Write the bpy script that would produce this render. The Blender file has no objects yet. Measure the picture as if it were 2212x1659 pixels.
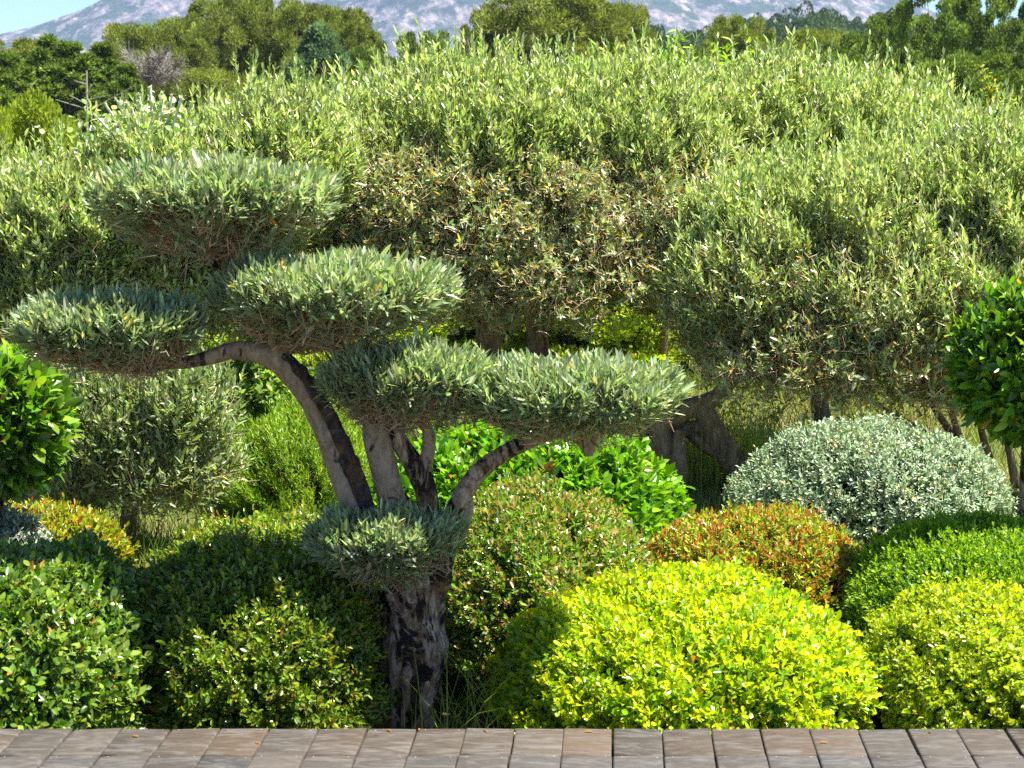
import bpy, math, random
import numpy as np
from mathutils import noise, Vector
R = math.radians
rng = np.random.default_rng(7)
random.seed(7)
scene = bpy.context.scene
COL = scene.collection

# ------------------------------------------------------------------ camera, light, exposure
CAM_Z = 2.14
PITCH = R(6.99)
FPX = 4320.0 / 2212.0            # focal length / picture width
cam = bpy.data.cameras.new('camera')
cam.sensor_width = 36.0
cam.lens = 36.0 * FPX
cam.clip_start = 0.1
cam.clip_end = 20000
cam.dof.use_dof = True
cam.dof.focus_distance = 9.5
cam.dof.aperture_fstop = 10.0
cam_ob = bpy.data.objects.new('camera', cam)
COL.objects.link(cam_ob)
cam_ob.location = (0, 0, CAM_Z)
cam_ob.rotation_euler = (R(90) - PITCH, 0, 0)
scene.camera = cam_ob

SUN_EL, SUN_AZ = 64.0, 90.0       # azimuth clockwise from +Y: a high sun on the right, a little behind the camera
world = bpy.data.worlds.new('World')
scene.world = world
world.use_nodes = True
wn = world.node_tree.nodes
sky = wn.new('ShaderNodeTexSky')
sky.sky_type = 'NISHITA'
sky.sun_disc = False
sky.sun_elevation = R(SUN_EL)
sky.sun_rotation = R(SUN_AZ)
sky.air_density = 0.6
sky.dust_density = 0.0
sky.ozone_density = 4.0
bg = wn['Background']
bg.inputs['Strength'].default_value = 0.071
world.node_tree.links.new(sky.outputs[0], bg.inputs['Color'])
sun = bpy.data.lights.new('sun', 'SUN')
sun.energy = 5.0
sun.angle = R(0.5)
sun.color = (1.0, 0.95, 0.86)
sun_ob = bpy.data.objects.new('sun', sun)
COL.objects.link(sun_ob)
_sd = Vector((math.sin(R(SUN_AZ)) * math.cos(R(SUN_EL)), math.cos(R(SUN_AZ)) * math.cos(R(SUN_EL)), math.sin(R(SUN_EL))))
sun_ob.rotation_euler = _sd.to_track_quat('Z', 'Y').to_euler()
scene.view_settings.view_transform = 'Standard'
scene.view_settings.look = 'None'
scene.view_settings.gamma = 1.0
scene.view_settings.exposure = 1.6
scene.cycles.max_bounces = 14
scene.cycles.diffuse_bounces = 9
scene.cycles.glossy_bounces = 3
scene.cycles.transmission_bounces = 8
scene.cycles.volume_bounces = 1
scene.cycles.use_denoising = False
scene.cycles.use_adaptive_sampling = True
scene.cycles.adaptive_threshold = 0.01
scene.cycles.sample_clamp_indirect = 6

# ------------------------------------------------------------------ helpers
def at(px, py, Y):
    """point at ground distance Y on the sight line through (px,py) of the 2212x1659 photograph"""
    a = PITCH + math.atan((py - 829.5) / 4320.0)
    # camera-space ray (x, y, -1)
    rx, ry = (px - 1106) / 4320.0, -(py - 829.5) / 4320.0
    dy = math.cos(PITCH) + ry * math.sin(PITCH)
    dz = -math.sin(PITCH) + ry * math.cos(PITCH)
    k = Y / dy
    return np.array([rx * k, Y, CAM_Z + dz * k])

def norm(v):
    return v / np.maximum(np.linalg.norm(v, axis=-1, keepdims=True), 1e-9)

def props(o, label=None, cat=None, group=None, kind=None):
    if label: o['label'] = label
    if cat: o['category'] = cat
    if group: o['group'] = group
    if kind: o['kind'] = kind
    return o

def empty(name, loc, label, cat, group=None):
    o = bpy.data.objects.new(name, None)
    COL.objects.link(o)
    o.location = tuple(float(c) for c in loc)
    o.empty_display_size = 0.1
    return props(o, label, cat, group)

def mesh_obj(name, V, F, mat, parent=None, cols=None, smooth=False):
    """V (n,3) world coordinates; F list of (m,k) integer arrays; cols (faces,3) colours"""
    V = np.asarray(V, dtype=np.float64)
    off = np.zeros(3); q_ = parent
    while q_ is not None:
        off += np.array(q_.location); q_ = q_.parent
    me = bpy.data.meshes.new(name)
    if not isinstance(F, list): F = [F]
    F = [f for f in F if len(f)]
    nl = sum(f.size for f in F); nf = sum(len(f) for f in F)
    me.vertices.add(len(V)); me.loops.add(nl); me.polygons.add(nf)
    me.vertices.foreach_set('co', (V - off).astype(np.float32).ravel())
    me.loops.foreach_set('vertex_index', np.concatenate([f.ravel() for f in F]).astype(np.int32))
    sizes = np.concatenate([np.full(len(f), f.shape[1]) for f in F])
    starts = np.concatenate([[0], np.cumsum(sizes)[:-1]])
    me.polygons.foreach_set('loop_start', starts.astype(np.int32))
    me.update(calc_edges=True)
    if smooth:
        me.polygons.foreach_set('use_smooth', np.ones(nf, dtype=bool))
    if cols is not None:
        at_ = me.attributes.new('Col', 'FLOAT_COLOR', 'FACE')
        c = np.ones((nf, 4), dtype=np.float32); c[:, :3] = cols
        at_.data.foreach_set('color', c.ravel())
    me.materials.append(mat)
    o = bpy.data.objects.new(name, me)
    COL.objects.link(o)
    if parent is not None: o.parent = parent
    return o

class Acc:
    """collects vertices, faces and colours of one mesh"""
    def __init__(s): s.V = []; s.F3 = []; s.F4 = []; s.C3 = []; s.C4 = []; s.n = 0
    def add(s, V, F, C=None):
        V = np.asarray(V); F = np.asarray(F) + s.n
        if C is None: C = np.tile([.17, .12, .075], (len(F), 1))
        C = np.broadcast_to(C, (len(F), 3))
        s.V.append(V); s.n += len(V)
        if F.shape[1] == 3: s.F3.append(F); s.C3.append(C)
        else: s.F4.append(F); s.C4.append(C)
    def build(s, name, mat, parent=None, smooth=False):
        F = []; C = []
        if s.F3: F.append(np.concatenate(s.F3)); C += s.C3
        if s.F4: F.append(np.concatenate(s.F4)); C += s.C4
        return mesh_obj(name, np.concatenate(s.V), F, mat, parent, np.concatenate(C), smooth)

# leaf outlines: (t along, half width, side) rows then faces
LEAF = {
 'narrow': (np.array([[0,0,0],[.34,.5,1],[.74,.36,1],[1,0,0],[.74,.36,-1],[.34,.5,-1]], float), np.array([[0,1,2,3],[0,3,4,5]])),
 'oval':   (np.array([[0,0,0],[.28,.42,1],[.70,.46,1],[1,0,0],[.70,.46,-1],[.28,.42,-1]], float), np.array([[0,1,2,3],[0,3,4,5]])),
 'quad':   (np.array([[0,0,0],[.5,.5,1],[1,0,0],[.5,.5,-1]], float), np.array([[0,1,2,3]])),
 'broad':  (np.array([[0,0,0],[.22,.34,1],[.5,.5,1],[.78,.36,1],[1,0,0],[.78,.36,-1],[.5,.5,-1],[.22,.34,-1],[.5,0,0]], float),
            np.array([[0,1,2,8],[8,2,3,4],[0,8,6,7],[8,4,5,6]])),
 'spoon':  (np.array([[0,.04,0],[.35,.26,1],[.68,.5,1],[.9,.36,1],[1,0,0],[.9,.36,-1],[.68,.5,-1],[.35,.26,-1],[.6,0,0]], float),
            np.array([[0,1,2,8],[8,2,3,4],[0,8,6,7],[8,4,5,6]])),
}
def leaves(acc, P, A, Nn, L, W, col, shape='narrow', fold=0.35, curve=0.1):
    """one leaf per row: base P, axis A, upper-side normal Nn"""
    tpl, fc = LEAF[shape]
    n = len(P)
    if n == 0: return
    A = norm(A)
    Nn = norm(Nn - (Nn * A).sum(1, keepdims=True) * A)
    S = np.cross(A, Nn)
    L = np.broadcast_to(L, (n,)); W = np.broadcast_to(W, (n,))
    fold = rng.normal(fold, 0.12, n); cur = rng.normal(curve, 0.08, n)
    t, w, sd = tpl[:, 0], tpl[:, 1], tpl[:, 2]
    V = (P[:, None, :] + A[:, None, :] * (L[:, None] * t)[:, :, None]
         + S[:, None, :] * (W[:, None] * (w * sd) * np.cos(fold)[:, None])[:, :, None]
         + Nn[:, None, :] * (W[:, None] * w * np.abs(sd) * np.sin(fold)[:, None] - L[:, None] * (t ** 2) * cur[:, None])[:, :, None])
    F = fc[None] + (np.arange(n) * len(tpl))[:, None, None]
    acc.add(V.reshape(-1, 3), F.reshape(-1, fc.shape[1]), np.repeat(col, len(fc), axis=0))

def perp(D):
    h = np.where(np.abs(D[:, 2:3]) < 0.9, np.array([[0, 0, 1.0]]), np.array([[1.0, 0, 0]]))
    a = norm(np.cross(D, h)); b = np.cross(D, a)
    return a, b

def shoots(acc, P, D, L, n, ll, lw, palette, shape='narrow', ang=(75, 25), up=0.0, spread=0.25, fold=.35, curve=.1, tipcol=None, tipfrac=0.3):
    """leafy shoots: base P, direction D, length L, n leaves each; palette = [(weight,(r,g,b),jitter),...]"""
    m = len(P)
    if m == 0: return
    D = norm(D)
    a, b = perp(D)
    k = np.tile(np.arange(n), m); i = np.repeat(np.arange(m), n)
    t = (k + rng.random(len(k))) / n
    ph = k * 2.39996 + rng.random(m)[i] * 6.28 + rng.normal(0, .4, len(k))
    th = np.radians(ang[0] + (ang[1] - ang[0]) * t) + rng.normal(0, spread, len(k))
    side = a[i] * np.cos(ph)[:, None] + b[i] * np.sin(ph)[:, None]
    A = D[i] * np.cos(th)[:, None] + side * np.sin(th)[:, None]
    A[:, 2] += up
    A = norm(A)
    Nn = D[i] * np.sin(th)[:, None] - side * np.cos(th)[:, None] + rng.normal(0, .35, A.shape)
    Nn[:, 2] += 0.35
    base = P[i] + D[i] * (np.broadcast_to(L, (m,))[i] * t)[:, None]
    sz = rng.lognormal(0, .2, len(k))
    c = pick(palette, len(k))
    # colour shared by the leaves of one shoot, so tones come in clumps
    c = c * np.clip(rng.normal(1, .14, m), .6, 1.5)[i][:, None]
    if tipcol is not None:
        f = ((t > 1 - tipfrac) & (rng.random(len(k)) < .8) & (rng.random(m)[i] < tipcol[1]))
        c[f] = np.array(tipcol[0]) * rng.normal(1, .15, (f.sum(), 1))
    leaves(acc, base, A, Nn, ll * sz, lw * sz, np.clip(c, .003, .9), shape, fold, curve)

def pick(palette, n):
    w = np.array([p[0] for p in palette], float); w /= w.sum()
    idx = rng.choice(len(palette), n, p=w)
    base = np.array([p[1] for p in palette], float)[idx]
    jit = np.array([p[2] for p in palette], float)[idx]
    return base * np.exp(rng.normal(0, 1, n) * jit)[:, None] * np.exp(rng.normal(0, .06, (n, 3)))

def sticks(acc, A, B, ra, rb, col, sides=3):
    """tapering straight twigs, batch"""
    n = len(A)
    if n == 0: return
    D = norm(B - A); u, v = perp(D)
    ra = np.broadcast_to(ra, (n,)); rb = np.broadcast_to(rb, (n,))
    V = []
    for (Q, r) in ((A, ra), (B, rb)):
        for s in range(sides):
            q = 2 * math.pi * s / sides
            V.append(Q + (u * math.cos(q) + v * math.sin(q)) * r[:, None])
    V = np.stack(V, 1)
    F = np.array([[s, (s + 1) % sides, sides + (s + 1) % sides, sides + s] for s in range(sides)])
    F = F[None] + (np.arange(n) * 2 * sides)[:, None, None]
    col = np.broadcast_to(col, (n, 3))
    acc.add(V.reshape(-1, 3), F.reshape(-1, 4), np.repeat(col, sides, axis=0))

def catmull(pts, n):
    pts = np.asarray(pts, float)
    P = np.vstack([2 * pts[0] - pts[1], pts, 2 * pts[-1] - pts[-2]])
    out = []
    seg = len(pts) - 1
    for s in range(seg):
        p0, p1, p2, p3 = P[s], P[s + 1], P[s + 2], P[s + 3]
        for t in np.linspace(0, 1, n, endpoint=(s == seg - 1)):
            out.append(0.5 * ((2 * p1) + (-p0 + p2) * t + (2 * p0 - 5 * p1 + 4 * p2 - p3) * t * t + (-p0 + 3 * p1 - 3 * p2 + p3) * t ** 3))
    return np.array(out)

def limb(acc, pts, radii, sides=14, n=8, rough=0.12, freq=14, flute=0.0, seed=0.0, cap=True):
    """gnarled swept limb through pts with radii"""
    Q = catmull(np.column_stack([np.asarray(pts, float), radii]), n)
    C, r = Q[:, :3], Q[:, 3]
    T = norm(np.gradient(C, axis=0))
    u = norm(np.cross(T[0], [0.3, 1, 0.1])); V = []
    for k in range(len(C)):
        u = norm(u - (u @ T[k]) * T[k]); v = np.cross(T[k], u)
        for s in range(sides):
            q = 2 * math.pi * s / sides
            d = u * math.cos(q) + v * math.sin(q)
            p = C[k] + d * r[k]
            e = noise.fractal(Vector(((p[0]) * freq, p[1] * freq, p[2] * freq * .35 + seed)), 1.0, 2.0, 3)
            f = 1 + rough * e + flute * math.sin(q * 5 + 2.0 * math.sin(k * .15 + seed)) * .5
            V.append(C[k] + d * r[k] * f)
    F = []
    for k in range(len(C) - 1):
        for s in range(sides):
            F.append([k * sides + s, k * sides + (s + 1) % sides, (k + 1) * sides + (s + 1) % sides, (k + 1) * sides + s])
    acc.add(np.array(V), np.array(F))
    if cap:
        base = (len(C) - 1) * sides
        tip = C[-1] + T[-1] * r[-1] * .5
        acc.add(np.vstack([V[base:base + sides], tip]), np.array([[s, (s + 1) % sides, sides] for s in range(sides)]))
    return C, r

# ------------------------------------------------------------------ materials
def newmat(name):
    m = bpy.data.materials.new(name); m.use_nodes = True
    nt = m.node_tree
    return m, nt, nt.nodes['Principled BSDF'], nt.nodes['Material Output']

def ramp(nt, fac, stops):
    r = nt.nodes.new('ShaderNodeValToRGB')
    el = r.color_ramp.elements
    while len(el) < len(stops): el.new(0.5)
    for e, (p, c) in zip(el, stops):
        e.position = p; e.color = (*c, 1)
    nt.links.new(fac, r.inputs[0])
    return r.outputs[0]

def noisetex(nt, vec, scale, detail=4, rough=.55, dist=0.0):
    t = nt.nodes.new('ShaderNodeTexNoise')
    t.inputs['Scale'].default_value = scale; t.inputs['Detail'].default_value = detail
    t.inputs['Roughness'].default_value = rough; t.inputs['Distortion'].default_value = dist
    if vec is not None: nt.links.new(vec, t.inputs['Vector'])
    return t.outputs[0]

def mixc(nt, a, b, fac, mode='MIX'):
    m = nt.nodes.new('ShaderNodeMix'); m.data_type = 'RGBA'; m.blend_type = mode
    for s, v in ((6, a), (7, b)):
        if hasattr(v, 'links'): nt.links.new(v, m.inputs[s])
        else: m.inputs[s].default_value = (*v, 1)
    if hasattr(fac, 'links'): nt.links.new(fac, m.inputs[0])
    else: m.inputs[0].default_value = fac
    return m.outputs[2]

def geo_pos(nt, scale=(1, 1, 1)):
    g = nt.nodes.new('ShaderNodeTexCoord')
    mp = nt.nodes.new('ShaderNodeMapping'); mp.inputs['Scale'].default_value = scale
    nt.links.new(g.outputs['Object'], mp.inputs['Vector'])
    return mp.outputs[0]

def leafmat(name, rough=.42, spec=.4, trans=.38, tint=(1.25, 1.35, .55), under=None, underfac=.6):
    m, nt, pb, out = newmat(name)
    a = nt.nodes.new('ShaderNodeAttribute'); a.attribute_name = 'Col'
    c = a.outputs['Color']
    if under is not None:      # the paler felt on the leaf's lower side
        g = nt.nodes.new('ShaderNodeNewGeometry')
        mf = nt.nodes.new('ShaderNodeMath'); mf.operation = 'MULTIPLY'; mf.inputs[1].default_value = underfac
        nt.links.new(g.outputs['Backfacing'], mf.inputs[0])
        c2 = mixc(nt, c, under, mf.outputs[0])
    else: c2 = c
    nt.links.new(c2, pb.inputs['Base Color'])
    pb.inputs['Roughness'].default_value = rough
    pb.inputs['Specular IOR Level'].default_value = spec
    tr = nt.nodes.new('ShaderNodeBsdfTranslucent')
    nt.links.new(mixc(nt, c, tint, 1.0, 'MULTIPLY'), tr.inputs['Color'])
    mx = nt.nodes.new('ShaderNodeMixShader'); mx.inputs[0].default_value = trans
    nt.links.new(pb.outputs[0], mx.inputs[1]); nt.links.new(tr.outputs[0], mx.inputs[2])
    nt.links.new(mx.outputs[0], out.inputs['Surface'])
    return m

M_OLIVE = leafmat('olive_leaf', .38, .5, .34, (1.25, 1.35, .55), (.40, .44, .32), .6)
M_OLIVEB = leafmat('orchard_olive_leaf', .3, .65, .34, (1.25, 1.35, .6), (.42, .46, .30), .6)
M_GLOSS = leafmat('glossy_leaf', .24, .6, .30, (1.3, 1.4, .4))
M_SOFT = leafmat('soft_leaf', .45, .4, .40, (1.35, 1.4, .45))
M_YELLOW = leafmat('golden_leaf', .28, .5, .42, (1.25, 1.2, .35))
M_SILVER = leafmat('silver_leaf', .5, .4, .2, (1.0, 1.1, .8))
M_FAR = leafmat('far_foliage', .7, .15, .3, (1.2, 1.3, .5))
M_GRASS = leafmat('grass_blade', .45, .35, .4, (1.2, 1.25, .5))

def twigmat():
    m, nt, pb, out = newmat('twig_bark')
    a = nt.nodes.new('ShaderNodeAttribute'); a.attribute_name = 'Col'
    nt.links.new(a.outputs['Color'], pb.inputs['Base Color'])
    pb.inputs['Roughness'].default_value = .8; pb.inputs['Specular IOR Level'].default_value = .2
    return m
M_TWIG = twigmat()

def barkmat(name, stops, patch, scale=1.0, bump=.6, strch=.25):
    """stops: colours of the bark ramp; patch = (dark colour, threshold lo, hi)"""
    m, nt, pb, out = newmat(name)
    v = geo_pos(nt, (1, 1, strch)); v2 = geo_pos(nt)
    n1 = noisetex(nt, v, 22 * scale, 8, .7, 1.2)
    c = ramp(nt, n1, stops)
    n2 = noisetex(nt, v, 8 * scale, 7, .68, 1.5)
    f = ramp(nt, n2, [(patch[1], (0, 0, 0)), (patch[2], (1, 1, 1))])
    c = mixc(nt, c, patch[0], f)
    n4 = noisetex(nt, v2, 9 * scale, 4, .6, .5)
    c = mixc(nt, c, (.30, .15, .06), ramp(nt, n4, [(.56, (0, 0, 0)), (.70, (.7, .7, .7))]))
    n3 = noisetex(nt, v2, 60 * scale, 3, .7)
    c = mixc(nt, c, ramp(nt, n3, [(.3, (.55, .55, .55)), (.75, (1.25, 1.2, 1.15))]), .7, 'MULTIPLY')
    nt.links.new(c, pb.inputs['Base Color'])
    pb.inputs['Roughness'].default_value = .82; pb.inputs['Specular IOR Level'].default_value = .25
    b = nt.nodes.new('ShaderNodeBump'); b.inputs['Strength'].default_value = bump; b.inputs['Distance'].default_value = .012
    ms = nt.nodes.new('ShaderNodeMath'); ms.operation = 'ADD'
    nt.links.new(n1, ms.inputs[0]); nt.links.new(n2, ms.inputs[1])
    nt.links.new(ms.outputs[0], b.inputs['Height'])
    nt.links.new(b.outputs[0], pb.inputs['Normal'])
    return m
M_BARK = barkmat('olive_bark', [(.32, (.10, .06, .035)), (.48, (.34, .23, .145)), (.62, (.66, .53, .40))], ((.022, .014, .009), .47, .53), 1.1, 1.0, .42)
M_BARK2 = barkmat('smooth_olive_bark', [(.3, (.22, .15, .10)), (.5, (.37, .275, .195)), (.7, (.52, .41, .30))], ((.055, .038, .03), .56, .61), 1.0, .8, .3)
M_BARKB = barkmat('orchard_bark', [(.3, (.14, .10, .06)), (.5, (.30, .22, .14)), (.7, (.50, .40, .27))], ((.03, .02, .015), .5, .65), 1.2, .8)

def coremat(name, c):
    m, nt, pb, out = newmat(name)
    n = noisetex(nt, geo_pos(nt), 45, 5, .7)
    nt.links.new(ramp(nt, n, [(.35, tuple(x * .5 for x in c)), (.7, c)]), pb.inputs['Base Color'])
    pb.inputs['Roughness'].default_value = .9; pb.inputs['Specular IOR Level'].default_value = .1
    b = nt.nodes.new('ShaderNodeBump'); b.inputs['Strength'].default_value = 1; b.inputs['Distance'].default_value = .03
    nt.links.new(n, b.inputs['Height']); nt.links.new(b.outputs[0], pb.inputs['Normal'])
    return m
M_CORE = coremat('inner_shade', (.035, .035, .016))  # near-black colour stands for the shade between the leaves

# ------------------------------------------------------------------ ground, deck
def build_ground():
    m, nt, pb, out = newmat('meadow')
    v = geo_pos(nt)
    n1 = noisetex(nt, v, .8, 5, .6)
    n2 = noisetex(nt, v, 30, 5, .7)
    c = ramp(nt, n1, [(.3, (.10, .13, .025)), (.5, (.22, .21, .06)), (.7, (.33, .27, .12))])
    c = mixc(nt, c, ramp(nt, n2, [(.3, (.5, .5, .45)), (.7, (1.3, 1.25, 1.1))]), .8, 'MULTIPLY')
    nt.links.new(c, pb.inputs['Base Color']); pb.inputs['Roughness'].default_value = .95
    b = nt.nodes.new('ShaderNodeBump'); b.inputs['Strength'].default_value = .8; b.inputs['Distance'].default_value = .04
    nt.links.new(n2, b.inputs['Height']); nt.links.new(b.outputs[0], pb.inputs['Normal'])
    rr = [0, 8, 16, 30, 60, 120, 250, 500, 1000, 2000, 4000, 8000]
    V = [[0, 10, 0]]; F3 = []; F4 = []
    K = 48
    for r in rr[1:]:
        for k in range(K):
            q = 2 * math.pi * k / K
            x, y = r * math.cos(q), 10 + r * math.sin(q)
            z = .03 * noise.noise(Vector((x * .3, y * .3, 0))) if r < 40 else 0
            V.append([x, y, z])
    for k in range(K): F3.append([0, 1 + k, 1 + (k + 1) % K])
    for j in range(len(rr) - 2):
        for k in range(K):
            a = 1 + j * K
            F4.append([a + k, a + K + k, a + K + (k + 1) % K, a + (k + 1) % K])
    o = mesh_obj('ground', np.array(V), [np.array(F3), np.array(F4)], m)
    props(o, kind='structure')
    # bare planting bed behind the deck
    m, nt, pb, out = newmat('soil')
    n = noisetex(nt, geo_pos(nt), 25, 6, .7)
    nt.links.new(ramp(nt, n, [(.3, (.02, .014, .008)), (.7, (.06, .042, .026))]), pb.inputs['Base Color'])
    pb.inputs['Roughness'].default_value = .95
    xs = np.linspace(-4, 4, 60); far = [9.4 + .25 * math.sin(x * 1.7) + .1 * math.sin(x * 5) for x in xs]
    V = [];
    for x, f in zip(xs, far):
        for t in range(8):
            y = 5.6 + (f - 5.6) * t / 7
            V.append([x, y, .035 + .03 * noise.noise(Vector((x * .3, y * .3, 0)))])
    F = [[i * 8 + t, (i + 1) * 8 + t, (i + 1) * 8 + t + 1, i * 8 + t + 1] for i in range(59) for t in range(7)]
    props(mesh_obj('planting_bed', np.array(V), np.array(F), m), kind='structure')

def build_deck():
    m, nt, pb, out = newmat('weathered_boards')
    a = nt.nodes.new('ShaderNodeAttribute'); a.attribute_name = 'Col'
    v = geo_pos(nt, (1.0, 3.2, 3.2)); v1 = geo_pos(nt)
    # offset the grain per board with its own colour value
    add = nt.nodes.new('ShaderNodeVectorMath'); add.operation = 'MULTIPLY_ADD'
    nt.links.new(a.outputs['Vector'], add.inputs[0]); add.inputs[1].default_value = (90, 70, 110); nt.links.new(v, add.inputs[2])
    n1 = noisetex(nt, add.outputs[0], 6, 6, .6, 1.6)
    n2 = noisetex(nt, add.outputs[0], 26, 6, .7, .8)
    add2 = nt.nodes.new('ShaderNodeVectorMath'); add2.operation = 'MULTIPLY_ADD'
    nt.links.new(a.outputs['Vector'], add2.inputs[0]); add2.inputs[1].default_value = (30, 50, 20); nt.links.new(geo_pos(nt, (1.2, 3.5, 1)), add2.inputs[2])
    wv = nt.nodes.new('ShaderNodeTexWave'); wv.wave_type = 'RINGS'; wv.inputs['Scale'].default_value = 9; wv.inputs['Distortion'].default_value = 7
    wv.inputs['Detail'].default_value = 4; wv.inputs['Detail Scale'].default_value = 1.2; nt.links.new(add2.outputs[0], wv.inputs['Vector'])
    tone = mixc(nt, a.outputs['Color'], (.15, .14, .125), ramp(nt, n1, [(.46, (0, 0, 0)), (.66, (.75, .75, .75))]))
    c = mixc(nt, tone, ramp(nt, n2, [(.28, (.5, .47, .45)), (.5, (.95, .95, .95)), (.75, (1.25, 1.22, 1.2))]), .9, 'MULTIPLY')
    c = mixc(nt, c, ramp(nt, wv.outputs[0], [(.0, (.72, .7, .68)), (.5, (1, 1, 1))]), .4, 'MULTIPLY')
    nt.links.new(c, pb.inputs['Base Color'])
    pb.inputs['Roughness'].default_value = .68; pb.inputs['Specular IOR Level'].default_value = .3
    b = nt.nodes.new('ShaderNodeBump'); b.inputs['Strength'].default_value = .5; b.inputs['Distance'].default_value = .004
    nt.links.new(n2, b.inputs['Height']); nt.links.new(b.outputs[0], pb.inputs['Normal'])
    mg, ntg, pg, og = newmat('gap_shade'); pg.inputs['Base Color'].default_value = (.012, .01, .008, 1); pg.inputs['Roughness'].default_value = 1
    acc = Acc(); nails = []
    skew = .051; zt = .45; depth = .253; pitch = .1416
    y1 = 5.612
    for r in range(16):
        yb, yf = y1 - r * depth, y1 - (r + 1) * depth + .0035
        offx = (-.010, .0, .045, -.03, .06, .02)[r % 6] if r else 0
        for k in range(-26, 27):
            x0 = at(1325, 1574, 5.612)[0] + k * pitch + offx + rng.normal(0, .0012)
            g = .0038 if (k > -1) else .0028
            g += abs(rng.normal(0, .0008))
            x1 = x0 + pitch - g
            zz = zt + rng.normal(0, .0007)
            rot = rng.normal(0, .0015)
            warm = rng.random()
            base = np.array([.074, .065, .052]) * (1 - warm) + np.array([.090, .063, .040]) * warm
            if r: base = base * .45 + np.array([.074, .073, .071]) * .55
            base *= np.exp(rng.normal(0, .15))
            def X(x, y): return x + skew * (y - 5.612)
            bv = .005; z2 = zz - .035
            rings = []
            for (ins, z) in ((0, z2), (0, zz - bv), (bv * .35, zz - bv * .3), (bv * 1.1, zz)):
                ys0 = yf + ins; ys1 = yb - ins
                rings += [[X(x0 + ins, ys0), ys0, z + rot], [X(x1 - ins, ys0), ys0, z - rot], [X(x1 - ins, ys1), ys1, z - rot], [X(x0 + ins, ys1), ys1, z + rot]]
            F = []
            for q in range(3):
                for s in range(4):
                    F.append([q * 4 + s, q * 4 + (s + 1) % 4, q * 4 + 4 + (s + 1) % 4, q * 4 + 4 + s])
            F.append([12, 13, 14, 15])
            acc.add(np.array(rings), np.array(F), base)
            for fx in (.16, .84):
                nails.append((X(x0 + fx * pitch, yb), yb - .017 + rng.normal(0, .002), zz))
    root = acc.build('deck', m)
    props(root, kind='structure')
    mn, ntn, pn, on = newmat('nail_steel'); pn.inputs['Base Color'].default_value = (.6, .58, .55, 1); pn.inputs['Metallic'].default_value = .6; pn.inputs['Roughness'].default_value = .45
    na = Acc()
    for (x, y, z) in nails:
        if y < 4.4: continue
        q = np.arange(8) / 8 * 2 * math.pi
        ring = np.column_stack([x + .0022 * np.cos(q), y + .0022 * np.sin(q), np.full(8, z + .0005)])
        na.add(np.vstack([ring, [x, y, z + .0014]]), np.array([[s, (s + 1) % 8, 8] for s in range(8)]))
    na.build('nail_heads', mn, root)
    for k, (fx, fy) in enumerate(((845, 1578), (905, 1577), (1052, 1580), (1262, 1579), (300, 1590), (1790, 1602), (2010, 1582), (560, 1605))):
        lab_ = ('just left of the thick trunk', 'straight below the thick trunk', 'in front of the grass tuft', 'below the left half of the yellow mound', 'in front of the lower left shrubs', 'below the right end of the yellow mound', 'in front of the fine leaved mound at the right', 'below the dark shrub left of the trunk')[k]
        p = at(fx, fy, 5.6); t_ = (CAM_Z - .455) / (CAM_Z - p[2]); p = np.array([p[0] * t_, 5.6 * t_, .4535])
        la = Acc(); an = rng.uniform(0, 6.28)
        leaves(la, p[None], np.array([[math.cos(an), math.sin(an), .12]]), np.array([[0, 0, 1.0]]), .026, .011, np.array([[.42, .20, .05]]), 'oval', .4, .2)
        props(la.build('fallen_leaf', M_SOFT), 'dry orange leaf on the deck ' + lab_, 'leaf', 'fallen leaves scattered on the deck')
    # solid base below the boards, coloured near-black for the shade in the gaps
    b = Acc()
    def box(acc, x0, x1, yy0, yy1, z0, z1):
        V = [[x0, yy0, z0], [x1, yy0, z0], [x1, yy1, z0], [x0, yy1, z0], [x0, yy0, z1], [x1, yy0, z1], [x1, yy1, z1], [x0, yy1, z1]]
        acc.add(np.array(V), np.array([[0, 3, 2, 1], [4, 5, 6, 7], [0, 1, 5, 4], [1, 2, 6, 5], [2, 3, 7, 6], [3, 0, 4, 7]]))
    box(b, -3.9, 3.9, 1.5, 5.58, -.1, .405)
    b.build('deck_base', mg, root)

# ------------------------------------------------------------------ clipped shrubs
def dome_points(c, r, n, power=2.3, lump=.03, zmin=-.15, back=.45, seed=0):
    """points and normals on a clipped dome: centre c (at its foot), radii r"""
    out = []; nn = []
    tot = 0
    while tot < n:
        d = norm(rng.normal(size=(n, 3)))
        # superellipsoid radius
        s = (np.abs(d[:, 0]) ** power + np.abs(d[:, 1]) ** power + np.abs(d[:, 2]) ** power) ** (-1 / power)
        q = d * s[:, None]
        N = norm(np.sign(q) * np.abs(q) ** (power - 1) / r)
        w = (np.abs(q) / r * np.abs(d)).sum(1)
        keep = (q[:, 2] > zmin) & (rng.random(n) < w / w.max()) & ((N[:, 1] < .25) | (rng.random(n) < back))
        q = q[keep]; N = N[keep]
        ph = seed * 3.1
        e = 1 + lump * (np.sin(q[:, 0] * 5 + ph) * np.sin(q[:, 2] * 6 + ph * 2) + np.sin(q[:, 1] * 7 + q[:, 0] * 9 + ph) * .6 + .5 * np.sin(q[:, 0] * 17 + q[:, 2] * 13 + ph))
        p = c + q * r * e[:, None]
        g = p[:, 2] > .03
        out.append(p[g]); nn.append(N[g]); tot += g.sum()
    return np.concatenate(out)[:n], np.concatenate(nn)[:n]

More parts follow.
